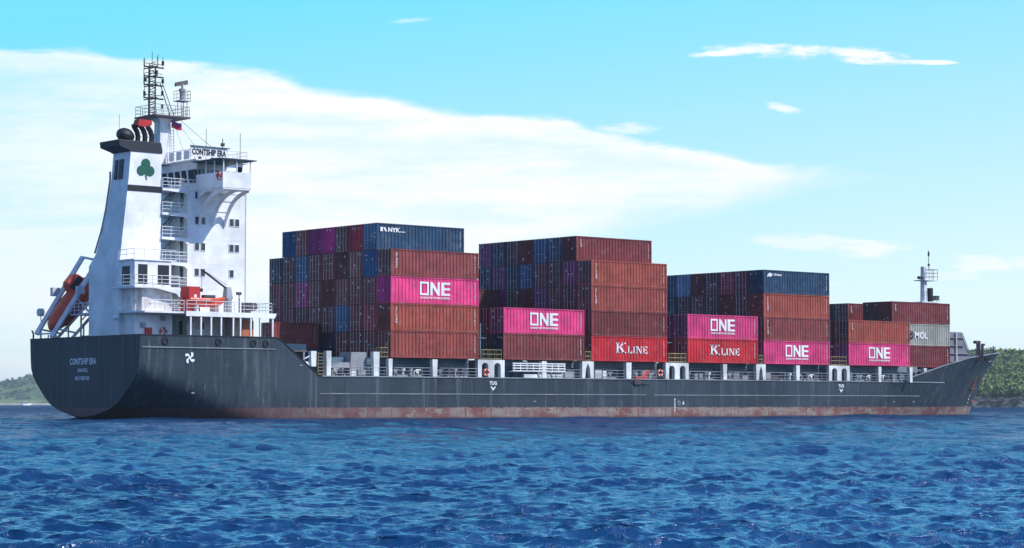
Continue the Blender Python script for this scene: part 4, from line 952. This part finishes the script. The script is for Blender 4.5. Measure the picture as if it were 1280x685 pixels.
# machinery, boxes, vents and reels along the passage
kinds = ('vent_trunk', 'hose_reel', 'deck_locker', 'valve_group', 'pipe_run')
g2 = random.Random(21)
for a, b_ in ((23.6, 28.4), (31.4, 36.4), (37.6, 42.8), (53.4, 58.3), (60.6, 65.2), (66.6, 71.6), (76.2, 81.4), (82.7, 87.2), (89.5, 94.6), (95.8, 100.8), (105.2, 110.3), (111.5, 116.6)):
    k = a + g2.uniform(.1, .5)
    while k < b_ - .6:
        t = g2.choice((0, 0, 1, 2, 2, 3, 3)); v = g2.uniform(.5, 1.2); m = MB(); mt = g2.choice((OFFWHITE, MIDGREY, MIDGREY, GREY, WHITE, COAMING, DARKSTEEL))
        if t == 0: cyl(m, (k + .2, v, 4.44), .15, .8, 'z', 10); cyl(m, (k + .2, v, 5.2), .26, .25, 'z', 10); w = .7
        elif t == 1: torus(m, (k + .35, v, 4.95), .3, .09, 'y', 14, 6); m.box(k + .1, k + .6, v - .05, v + .2, 4.44, 4.7); w = .95
        elif t == 2:
            w = g2.uniform(.5, 1.5); hh = g2.uniform(.6, 1.15); m.box(k, k + w, v, v + .45, 4.5, 4.5 + hh); m.box(k - .03, k + w + .03, v - .03, v + .48, 4.5 + hh, 4.54 + hh); w += .25
        else:
            m.tube([(k, v, 4.44), (k, v, 5.1), (k + .3, v, 5.3), (k + .9, v, 5.3)], .07, 6); cyl(m, (k + .3, v - .2, 5.1), .18, .1, 'y', 10); m.tube([(k + .6, v, 4.44), (k + .6, v, 5.3)], .06, 6); w = 1.1
        m.build(kinds[t], mt, ship); k += w + g2.uniform(.05, .35)
    m = MB(); z = g2.uniform(5.55, 5.7)
    m.tube([(a, 1.4, z), (b_, 1.4, z)], .07, 6); m.tube([(a, 1.6, z + .22), (b_, 1.6, z + .22)], .05, 6); m.tube([(a, 1.2, 4.62), (b_, 1.2, 4.62)], .09, 6); m.build('pipe_run', MIDGREY, ship)
# aft gear between the poop step and the first stack
m = MB(); m.bar((19.4, .2, 6.1), (21.3, .2, 6.95), .10); m.box(19.8, 20.6, .3, .5, 5.2, 6.0); m.box(17.6, 20.8, .2, .4, 5.6, 5.75); m.build('mooring_davit', WHITE, ship)
m = MB()
for u in (21.6, 22.3): m.bar((u, .3, 4.5), (u, .3, 7.0), .07)
for i in range(7): m.bar((21.6, .3, 4.7 + i * .36), (22.3, .3, 4.7 + i * .36), .05)
m.build('yellow_ladder', YELLOW, ship)
m = MB(); m.loft([ring(26.2, 28.5, 1.0, 3.0, 4.5), ring(26.4, 28.4, 1.0, 3.0, 7.1)]); m.loft([ring(23.8, 26.2, 1.0, 2.8, 5.4), ring(25.0, 26.2, 1.0, 2.8, 6.0)]); m.build('deck_store', MIDGREY, ship)
m = MB(); cyl(m, (25.0, .8, 4.9), .45, 1.0, 'y', 14); m.build('hose_reel', BLACK, ship)
MB().box(22.9, 30.2, 11.6, 15.6, 6.5, 7.62).build('stowage_base', NAVYSTEEL, ship)
MB().box(16.2, 22.0, 3.0, 19.0, 7.1, 7.9).build('aft_hatch', NAVYSTEEL, ship)
# red deck machine
m = MB(); m.loft([ring(68.9, 70.3, .6, 1.5, 4.5), ring(69.0, 70.2, .7, 1.4, 5.3), ring(69.3, 69.9, .8, 1.3, 5.6)]); m.box(67.6, 68.9, .6, 1.2, 4.5, 4.9); m.build('red_winch', RED, ship)
# stowed gangway
gw = MB()
for z in (5.32, 5.62, 5.92, 6.16): gw.box(48.0, 55.9, -.05, .05, z - .07, z + .05)
for i in range(9): gw.box(48.2 + i * .95, 48.28 + i * .95, -.03, .06, 5.3, 6.15)
gw.box(47.9, 56.0, .1, .7, 5.2, 5.3)
gwo = gw.build('gangway', WHITE, ship)
m = MB(); m.bar((51.8, .0, 5.2), (52.1, 0, 4.5), .12); m.bar((53.8, 0, 5.2), (54.0, 0, 4.5), .12); m.box(49.8, 55.5, .1, .5, 4.55, 4.95); m.bar((50.2, .1, 6.4), (50.2, .1, 6.0), .1); m.bar((49.6, .1, 6.4), (50.2, .1, 6.4), .08); m.bar((53.0, .1, 6.4), (53.3, .1, 6.1), .12)
m.build('gangway_davit', OFFWHITE, gwo)
# breakwater wing and bow
bw = MB(); bw.prism([(130.9, 7.2), (136.6, 7.2), (136.4, 8.3), (134.5, 11.55), (130.9, 11.55)], 'y', 5.3, 16.7); bwo = bw.build('breakwater', BREAK, ship)
m = MB()
for z in (7.4, 8.5, 9.6, 10.7): m.box(130.9, 134.9 if z > 9 else 136.0, 5.05, 5.3, z, z + .10)
m.build('breakwater_rib', BREAK, bwo)
m = MB(); m.box(133.1, 133.22, 5.0, 5.3, 7.2, 11.5); m.bar((136.4, 5.15, 8.3), (134.5, 5.15, 11.55), .12); m.build('breakwater_stiffener', OFFWHITE, bwo)
m = MB(); m.bar((137.4, 4.6, 7.5), (137.4, 4.6, 10.3), .55); m.cbox((137.1, 4.6, 10.2), (1.0, .5, .4)); m.bar((138.1, 4.5, 7.6), (138.1, 4.5, 9.9), .3); m.build('bow_winch_post', DARKSTEEL, ship)
m = MB(); m.rail([(139.5, side_y(139.5, 8.4) + .4, 8.4), (144, side_y(144, 8.7) + .4, 8.7), (148, side_y(148, 8.9) + .3, 8.9)], .9, 1.0, 2, .06); m.build('bow_railing', DARKSTEEL, ship)
m = MB(); m.tube([(149.2, 11, 8.9), (149.2, 11, 10.0)], .08); m.tube([(145.5, 10, 8.7), (145.5, 10, 10.2)], .1); m.cbox((145.5, 10, 10.1), (.4, .4, .3)); m.build('bow_light', DARKSTEEL, ship)
m = MB(); put_text(m, 'CONTSHIP ERA', .6, (143.2, side_y(143.2, 7.6) - .03, 7.5), Vector((1, (side_y(147, 7.9) - side_y(143.2, 7.6)) / 3.8, .07)).normalized(), (0, 0, 1), .01, width=3.2); m.build('bow_name', LETTERW, hull)
# foremast
m = MB(); m.loft([ring(133.0, 133.9, 10.5, 11.4, 6.7), ring(133.05, 133.8, 10.55, 11.25, 15.8), ring(133.1, 133.65, 10.6, 11.15, 20.9)]); fm = m.build('foremast', RAMPGREY, ship)
MB().box(131.8, 135.6, 9.9, 12.1, 15.8, 15.9).build('foremast_platform', RAMPGREY, fm); MB().box(132.6, 135.4, 10.0, 12.0, 18.9, 19.0).build('foremast_platform', RAMPGREY, fm)
m = MB(); m.rail([(132.6, 10.0, 19.0), (135.4, 10.0, 19.0), (135.4, 12, 19)], 1.5, .8, 3, .06); m.rail([(131.8, 9.9, 15.9), (132.8, 9.9, 15.9)], 1.4, .5, 3, .06); m.rail([(134.4, 9.9, 15.9), (135.6, 9.9, 15.9)], .9, .6, 2, .05); m.build('foremast_railing', MIDGREY, fm)
m = MB(); m.box(134.1, 134.6, 10.2, 11.0, 16.0, 17.9); m.cbox((135.5, 10.5, 16.5), (.9, .5, .6)); m.build('foghorn', BLACK, fm)
m = MB(); m.tube([(134.2, 10.6, 20.4), (134.2, 10.6, 23.2)], .05); cyl(m, (134.2, 10.6, 21.0), .16, .3); cyl(m, (134.2, 10.6, 22.4), .13, .6); m.build('masthead_light', DARKSTEEL, fm); m = MB(); cyl(m, (132.0, 10.7, 19.3), .22, 1.0, 'x'); m.build('foremast_lamp', DARKSTEEL, fm)
m = MB()
for v in (10.35, 10.75): m.bar((132.7, v, 8), (132.9, v, 20), .05)
for i in range(26): m.bar((132.8, 10.35, 8.5 + .44 * i), (132.8, 10.75, 8.5 + .44 * i), .04)
m.build('foremast_ladder', RAMPGREY, fm)

# ------------------------------------------------------------------ containers
CH = 2.93; CWD = 2.51
COLS = {
 'maroon': (0.19, 0.036, 0.038), 'dark maroon': (0.125, 0.030, 0.036), 'brick red': (0.30, 0.060, 0.045), 'orange brown': (0.38, 0.078, 0.050),
 'brown': (0.24, 0.052, 0.048), 'pink': (0.72, 0.055, 0.200), 'red': (0.56, 0.022, 0.032), 'navy blue': (0.018, 0.062, 0.125), 'blue': (0.020, 0.110, 0.260),
 'light blue': (0.16, 0.30, 0.48), 'purple': (0.25, 0.022, 0.150), 'magenta': (0.48, 0.03, 0.22), 'crimson': (0.38, 0.022, 0.055), 'grey': (0.36, 0.36, 0.31), 'dark navy': (0.035, 0.040, 0.075)}  # purple and magenta: pink with the aft ends' shade put into the colour
CM = {k: container_mat('container_' + k.replace(' ', '_'), v, (0.16, 0.13, 0.10) if k == 'grey' else (0.09, 0.045, 0.03)) for k, v in COLS.items()}
_cg = {}
def cgeo(kind, L):
    key = (kind, L)
    if key in _cg: return _cg[key]
    m = MB(); x0, x1 = -L / 2, L / 2; y0, y1 = -CWD / 2, CWD / 2; H = 2.89
    if kind == 'corner_frame':
        for xx in (x0, x1 - .16):
            for yy in (y0, y1 - .12): m.box(xx, xx + .16, yy, yy + .12, .0, H)
        for yy in (y0, y1 - .10): m.box(x0 + .16, x1 - .16, yy, yy + .10, .0, .17); m.box(x0 + .16, x1 - .16, yy, yy + .08, H - .11, H)
        for xx in (x0 + .01, x1 - .15): m.box(xx, xx + .14, y0 + .12, y1 - .12, .0, .15); m.box(xx, xx + .14, y0 + .12, y1 - .12, H - .12, H)
        for xx in (x0 - .012, x1 - .168):
            for yy in (y0 - .012, y1 - .150):
                for zz in (0.004, H - .13): m.box(xx, xx + .18, yy, yy + .162, zz, zz + .122)
    elif kind == 'corrugated_body':
        p = .46 if L > 8 else .42; n = int((L - .36) / p); p = (L - .36) / n; d = .075
        for s in (-1, 1):
            vs = []; xx = x0 + .18
            for i in range(n):
                for t, o in ((0, 0), (.34, 0), (.50, 1), (.84, 1)): vs.append((xx + (i + t) * p, o))
            vs.append((x1 - .18, 0)); N = len(vs)
            V = [(a, s * (CWD / 2 - .03 - o * d), z) for a, o in vs for z in (.16, H - .10)]
            fs = [(2 * i, 2 * i + 2, 2 * i + 3, 2 * i + 1) for i in range(N - 1)]
            m.add(V, fs if s < 0 else [f[::-1] for f in fs])
        m.add([(x0 + .1, y0 + .05, H - .05), (x1 - .1, y0 + .05, H - .05), (x1 - .1, y1 - .05, H - .05), (x0 + .1, y1 - .05, H - .05)], [(0, 1, 2, 3)])
        m.add([(x0 + .1, y0 + .05, .1), (x1 - .1, y0 + .05, .1), (x1 - .1, y1 - .05, .1), (x0 + .1, y1 - .05, .1)], [(3, 2, 1, 0)])
        m.add([(x1 - .08, y0 + .1, .1), (x1 - .08, y1 - .1, .1), (x1 - .08, y1 - .1, H - .1), (x1 - .08, y0 + .1, H - .1)], [(0, 1, 2, 3)])
        m.add([(x0 + .12, y0 + .1, .1), (x0 + .12, y1 - .1, .1), (x0 + .12, y1 - .1, H - .1), (x0 + .12, y0 + .1, H - .1)], [(3, 2, 1, 0)])
    elif kind == 'door':                                       # one leaf, hinge at y = 0, reaching to y = w, facing -x
        w = CWD / 2 - .13
        m.box(0.03, .06, .01, w, .16, H - .13)
        m.box(0, .03, .01, .07, .16, H - .13); m.box(0, .03, w - .06, w, .16, H - .13)
        for z in (.16, .85, 1.50, 2.12, H - .21): m.box(0, .03, .07, w - .06, z, z + .13)
    elif kind == 'locking_bar':
        m.tube([(-.045, 0, .05), (-.045, 0, H - .03)], .036, 5)
        for z in (.10, .75, 1.75, H - .16): m.box(-.07, 0, -.06, .06, z, z + .08)
        m.box(-.10, -.05, -.03, .28, 1.02, 1.07)
    me = bpy.data.meshes.new(kind); me.from_pydata(m.v, [], m.f); me.update(); me.materials.append(None)
    _cg[key] = me; return me
def cobj_(kind, L, mat, parent, loc=(0, 0, 0), sc_=None):
    o = bpy.data.objects.new(kind, cgeo(kind, L)); COL.objects.link(o); o.parent = parent; o.location = loc
    if sc_: o.scale = sc_
    o.material_slots[0].link = 'OBJECT'; o.material_slots[0].material = mat
    return o
gc = random.Random(3)
BARC = {}
STICK = paint('sticker_white', (0.62, 0.60, 0.56), 0.6, 0.4, (0.3, 0.2, 0.18))
def container(u0, v0, z, colour, label, shaded_door_colour=None, L=12.19, ends=True, bars=None):
    """u0 aft end, v0 starboard side"""
    t = empty('shipping_container', (u0 + L / 2 + gc.uniform(-.02, .02), v0 + CWD / 2 + gc.uniform(-.015, .015), z))
    tag(t, label, 'container', 'shipping containers stacked on the deck')
    mt = CM[colour]; dm = CM[shaded_door_colour or colour]  # shade of the aft end is put into the door colour
    cobj_('corner_frame', L, mt, t); cobj_('corrugated_body', L, mt, t)
    if ends:
        galv = gc.random() < .7 if bars is None else bars
        for s in (1, -1):
            w = CWD / 2 - .13
            d = cobj_('door', L, dm, t, (-L / 2 + .01, -s * w, 0), (1, s, 1))
            for y in (.30, .82):
                cobj_('locking_bar', L, BARS if galv else dm, d, (0, y, 0))
        n = gc.randint(2, 4)
        for _ in range(n):
            sm_ = MB()
            y = gc.choice((-.92, -.48, .12, .55, .9)) + gc.uniform(-.05, .05); zz = gc.choice((.5, 1.3, 1.75, 2.3, 2.45)) + gc.uniform(-.05, .05); w = gc.uniform(.12, .3)
            sm_.box(-L / 2 - .005, -L / 2 + .008, y - w / 2, y + w / 2, zz, zz + gc.uniform(.08, .26))
            sm_.build('door_marking', STICK, t)
    return t
def on_side(t, mb, name='side_lettering', mat=LETTERW): return mb.build(name, mat, t)
YS = -CWD / 2 + .015                                            # lettering plane just outside the corrugation's outer faces
def logo_one(t):
    m = MB(); y0, y1 = -CWD / 2 + .002, -CWD / 2 + .018; x, z, h = -2.15, 0.95, 1.45
    m.box(x, x + .22, y0, y1, z, z + h); m.box(x + 1.0, x + 1.22, y0, y1, z, z + h); m.box(x + .22, x + 1.0, y0, y1, z, z + .2); m.box(x + .22, x + 1.0, y0, y1, z + h - .2, z + h)
    x2 = x + 1.45
    m.box(x2, x2 + .3, y0, y1, z, z + h); m.box(x2 + 1.0, x2 + 1.3, y0, y1, z, z + h); m.prism([(x2 + .3, z + h), (x2 + .3, z + h * .62), (x2 + 1.0, z), (x2 + 1.0, z + h * .38)], 'y', y0, y1)
    x3 = x + 2.95
    m.box(x3, x3 + .42, y0, y1, z, z + h)
    for zz in (z, z + h / 2 - .12, z + h - .24): m.box(x3 + .42, x3 + 1.25, y0, y1, zz, zz + .24)
    put_text(m, 'OCEAN NETWORK EXPRESS', .28, (x, YS - .01, .58), bold=.008, width=4.2)
    return on_side(t, m)
def serif(m, ch, x, z, h, w, y0, y1):
    s = h * .20; k = h * .12; e = h * .09
    if ch in 'KLINE':
        if ch in 'KLIE':
            m.box(x + e, x + e + s, y0, y1, z, z + h); m.box(x, x + s + 2 * e, y0, y1, z, z + k); m.box(x, x + s + 2 * e, y0, y1, z + h - k, z + h)
        X0 = x + e + s
        if ch == 'K':
            m.prism([(X0, z + h * .42), (X0, z + h * .56), (x + w - .32, z + h), (x + w - .02, z + h)], 'y', y0, y1)
            m.prism([(X0 + .12, z + h * .60), (X0 + .42, z + h * .66), (x + w, z), (x + w - .38, z)], 'y', y0, y1)
            m.box(x + w - .55, x + w + .1, y0, y1, z + h - k, z + h); m.box(x + w - .55, x + w + .12, y0, y1, z, z + k)
        if ch == 'L': m.box(X0, x + w, y0, y1, z, z + k); m.box(x + w - k, x + w, y0, y1, z + k, z + h * .36)
        if ch == 'E':
            m.box(X0, x + w, y0, y1, z, z + k); m.box(X0, x + w, y0, y1, z + h - k, z + h); m.box(X0, x + w * 1 - .12, y0, y1, z + h * .45, z + h * .57)
            m.box(x + w - k, x + w, y0, y1, z + k, z + h * .3); m.box(x + w - k, x + w, y0, y1, z + h * .74, z + h - k)
        if ch == 'N':
            n = s * .55
            m.box(x + e, x + e + n, y0, y1, z, z + h); m.box(x + w - e - n, x + w - e, y0, y1, z, z + h); m.prism([(x + e, z + h), (x + e + s * 1.3, z + h), (x + w - e, z), (x + w - e - s * 1.1, z)], 'y', y0, y1)
            m.box(x - .02, x + 2 * e + n, y0, y1, z, z + k * .8); m.box(x - .04, x + e, y0, y1, z + h - k, z + h); m.box(x + w - 2 * e - n, x + w + .04, y0, y1, z + h - k, z + h)
def logo_k(t):
    m = MB(); y0, y1 = -CWD / 2 + .002, -CWD / 2 + .018
    serif(m, 'K', -2.2, .95, 1.25, 1.45, y0, y1)
    x = -.35
    for ch, w in (('L', .72), ('I', .38), ('N', .95), ('E', .72)): serif(m, ch, x, .95, .85, w, y0, y1); x += w + .14
    return on_side(t, m)
def side_codes(t, L=12.19, name=None, right=True, nm_col=None):
    """stacked lettering by the aft end, rows of digits by the fore end"""
    m = MB()
    if name:
        z = 2.25
        for ch in name: put_text(m, ch, .30, (-L / 2 + .62, YS - .01, z), bold=.03); z -= .29
        on_side(t, m, 'side_codes', nm_col or LETTERF); m = MB()
    if right:
        z = 2.3
        for i in range(7):
            if i == 4: z -= .12; on_side(t, m, 'side_codes', nm_col or LETTERF); m = MB()
            put_text(m, 'TCLU482751936KRMBX'[(i * 5 + int(t.location.z)) % 16], .24, (L / 2 - .62, YS - .01, z), bold=.012); z -= .25
    return on_side(t, m, 'side_codes', nm_col or LETTERF)

ORD = ['', 'first', 'second', 'third', 'fourth', 'fifth', 'sixth', 'seventh', 'eighth', 'ninth']
BL = {1: 'block nearest the deckhouse', 2: 'second block', 3: 'second block', 4: 'third block', 5: 'third block', 6: 'foremost block', 7: 'foremost block'}
BAYU = {1: 30.9, 2: 46.7, 3: 60.0, 4: 75.65, 5: 88.95, 6: 104.8, 7: 117.86}
PITCH = 2.56
ZB = 6.57
TOP = {1: 5, 2: 3, 3: 5, 4: 2, 5: 4, 6: 2, 7: 3}
def tiername(b, k):
    t = TOP[b]
    return {0: 'top', 1: 'second highest', 2: 'third highest', 3: 'fourth highest', 4: 'lowest'}[t - k] if k > 1 else 'lowest'
def put(b, c, k, colour, door=None, text=None, vo=0.0, label=None, codes=None, rank=None):
    """bay, column from the starboard side, tier from below"""
    u0 = BAYU[b]; v0 = vo + c * PITCH; z = ZB + (k - 1) * CH
    if label is None:
        where = ORD[(rank if rank else c + 1)]
        side = 'aft ' if b in (2, 4, 6) else ('forward ' if b in (3, 5, 7) else '')
        if c == 0 and b != 7: label = f'{colour} container showing its long side, {tiername(b, k)} tier, {BL[b]}'
        else: label = f'{colour} container end, {where} from right, {tiername(b, k)} tier, {BL[b]}'
    t = container(u0, v0, z, colour, label, door)
    if text == 'one': logo_one(t)
    if text == 'k': logo_k(t)
    if codes is not None: side_codes(t, 12.19, codes or None)
    return t
# block 1 (one bay)
put(1, 0, 1, 'brick red', 'maroon', codes='')
put(1, 0, 2, 'orange brown', 'maroon', codes='TRITON')
put(1, 0, 3, 'pink', 'magenta', 'one', codes='', label='pink container with white block lettering on the starboard side nearest the deckhouse')
put(1, 0, 4, 'brown', 'dark maroon', codes='CRONOS')
rows = {1: ['maroon', 'maroon', 'maroon', 'dark navy', 'maroon', 'maroon', 'dark maroon', 'maroon'],
        2: ['crimson', 'maroon', 'blue', 'dark maroon', 'maroon', 'dark maroon', 'maroon', 'maroon'],
        3: ['maroon', 'maroon', 'brown', 'dark maroon', 'maroon', 'magenta', 'maroon', 'brown'],
        4: ['blue', 'brown', 'dark maroon', 'maroon', 'maroon', 'blue', 'dark maroon', 'dark navy']}
for k, row in rows.items():
    for c, colr in enumerate(row, 1):
        if k == 1 and c > 5: continue
        put(1, c, k, colr)
t = put(1, 1, 5, 'navy blue', 'blue', label='navy blue container with small white lettering topping the block nearest the deckhouse', rank=1, codes=None)
m = MB(); put_text(m, 'NYK', .62, (-4.55, YS - .01, 2.0), bold=.03, sx=1.25); m.box(-5.6, -5.25, YS - .012, YS, 2.0, 2.45); m.prism([(-5.2, 2.45), (-4.95, 2.45), (-4.7, 2.0), (-4.95, 2.0)], 'y', YS - .012, YS); m.box(-2.9, -2.2, YS - .012, YS, 2.0, 2.07); on_side(t, m); side_codes(t)
for c, colr in zip(range(2, 8), ['crimson', 'dark maroon', 'magenta', 'purple', 'brown', 'blue']): put(1, c, 5, colr, rank=c)
# the short container aft of it
t = container(24.35, 12.5, 7.65, 'brown', 'short brown red container lying aft of the tall block beside the deckhouse', L=6.06)
side_codes(t, 6.06)
# block 2, aft bay
put(2, 0, 1, 'brown', 'dark navy', codes='')
put(2, 0, 2, 'pink', 'purple', 'one', codes='', label='pink container with white block lettering at the aft end of the second stack block')
put(2, 1, 1, 'dark navy', label='dark navy container end, lowest, squeezed between the first and second blocks'); put(2, 1, 2, 'dark maroon', label='dark maroon container end just left of the pink one in the second block')
put(2, 6, 3, 'dark maroon', label='plain dark maroon container side glimpsed between the first and second blocks')
# block 2, forward bay
put(3, 0, 1, 'red', 'dark maroon', 'k', codes='', label='red container with white serif lettering at the foot of the second stack block')
put(3, 0, 2, 'maroon', 'dark maroon', codes='')
put(3, 0, 3, 'brick red', 'dark maroon', codes='TRITON')
put(3, 0, 4, 'orange brown', 'dark maroon', codes='TRITON')
for k, row in {3: ['dark maroon', 'maroon', 'purple', 'maroon', 'dark maroon', 'purple', 'dark maroon'],
               4: ['purple', 'dark maroon', 'maroon', 'blue', 'dark navy', 'purple', 'dark navy']}.items():
    for c, colr in enumerate(row, 1): put(3, c, k, colr)
put(3, 1, 5, 'maroon', 'dark maroon', codes='TEX', rank=1)
for c, colr in zip(range(2, 8), ['navy blue', 'blue', 'maroon', 'dark maroon', 'dark navy', 'purple']): put(3, c, 5, colr, rank=c)
# block 3
put(4, 0, 1, 'red', 'crimson', 'k', codes='', label='red container with white serif lettering at the foot of the third stack block')
put(4, 0, 2, 'pink', 'purple', 'one', codes='', label='pink container with white block lettering directly above the red lettered one, third block')
put(4, 1, 1, 'crimson', label='crimson container end, lowest, squeezed between the second and third blocks'); put(4, 1, 2, 'purple', label='purple container end left of the pink one in the third block')
put(5, 0, 1, 'pink', 'purple', 'one', codes='', label='pink lettered container at the foot of the third stack block, under three others')
put(5, 0, 2, 'brown', 'dark maroon', codes='TRITON')
put(5, 0, 3, 'orange brown', 'maroon', codes='TRITON')
t = put(5, 0, 4, 'navy blue', 'navy blue', codes=None, label='navy blue container with a small white logo topping the third stack block')
m = MB(); m.prism([(-5.5, 2.0), (-5.0, 2.15), (-4.6, 2.1), (-4.5, 2.45), (-4.75, 2.5), (-4.9, 2.35), (-5.3, 2.4)], 'y', YS - .012, YS); cyl(m, (-4.95, YS, 2.3), .26, -.014, 'y', 12); put_text(m, 'Orient', .42, (-4.3, YS - .01, 2.2), bold=.01, width=1.5); on_side(t, m); side_codes(t)
for k, row in {3: ['dark maroon', 'maroon', 'dark maroon', 'maroon', 'dark maroon', 'dark navy'], 4: ['dark maroon', 'crimson', 'dark maroon', 'maroon', 'light blue', 'navy blue']}.items():
    for c, colr in enumerate(row, 1): put(5, c, k, colr, bars=None) if False else put(5, c, k, colr)
# block 4
put(6, 0, 1, 'pink', 'purple', 'one', codes='', label='pink container with white block lettering in the foremost stack block')
put(6, 0, 2, 'orange brown', 'dark maroon', codes='TEX', label='orange brown container lying on the pink one of the foremost stack block')
put(6, 1, 1, 'purple', label='purple container end, lowest, left of the foremost pink container'); put(6, 1, 2, 'dark maroon', label='dark maroon container end left of the orange brown one in the foremost block')
put(7, 0, 1, 'maroon', vo=3.7, codes='', label='maroon container under the grey lettered one near the bow')
t = put(7, 0, 2, 'grey', vo=3.7, codes='', label='grey container with white lettering and a round dark emblem near the bow')
m = MB(); put_text(m, 'MOL', 1.25, (-1.35, YS - .01, .95), bold=.03, width=2.7); on_side(t, m)
m = MB(); cyl(m, (-2.25, YS + .004, 1.35), .62, -.012, 'y', 20); on_side(t, m, 'round_emblem', BLACK)
m = MB(); torus(m, (-2.25, YS - .012, 1.45), .3, .06, 'y', 14, 4); on_side(t, m, 'emblem_detail', CM['grey'])
put(7, 0, 3, 'maroon', vo=3.7, codes='TEX', label='maroon container on top of the foremost stack, above the grey one')
put(7, 1, 3, 'dark maroon', vo=3.7, label='dark maroon container end beside the top maroon container near the bow')
put(7, 3, 3, 'maroon', vo=3.72, codes='TEX', label='maroon container standing apart across a one-column gap near the bow')
put(7, 4, 3, 'dark navy', vo=3.72, label='dark container end at the far left of the foremost top tier')
put(7, 5, 3, 'dark maroon', vo=3.72, label='dark maroon container end touching the third stack block in the foremost top tier')

# ------------------------------------------------------------------ little motor boat far off
p, d = shore_point(33, 1400)
mbt = empty('motor_boat', (p.x, p.y, 0.25), math.atan2(-d.x, d.y)); mbt.scale = (1.0, 1.3, 1.35); tag(mbt, 'tiny white motor boat on the water left of the stern', 'boat')
m = MB(); m.loft([hull_ring(-3.2, 1.1, .6, .45), hull_ring(0, 1.25, .65, .5), hull_ring(2.4, .8, .6, .6), hull_ring(4.2, .05, .1, 1.0)]); m.build('boat_hull', LETTERW, mbt, smooth=True)
m = MB(); m.loft([ring(-1.6, 1.4, -.8, .8, 1.0), ring(-1.3, .7, -.65, .65, 2.1)]); m.build('cabin', LETTERW, mbt)
m = MB(); m.box(-1.3, .9, -.86, -.78, 1.4, 1.8); m.build('cabin_window', GLASS, mbt)
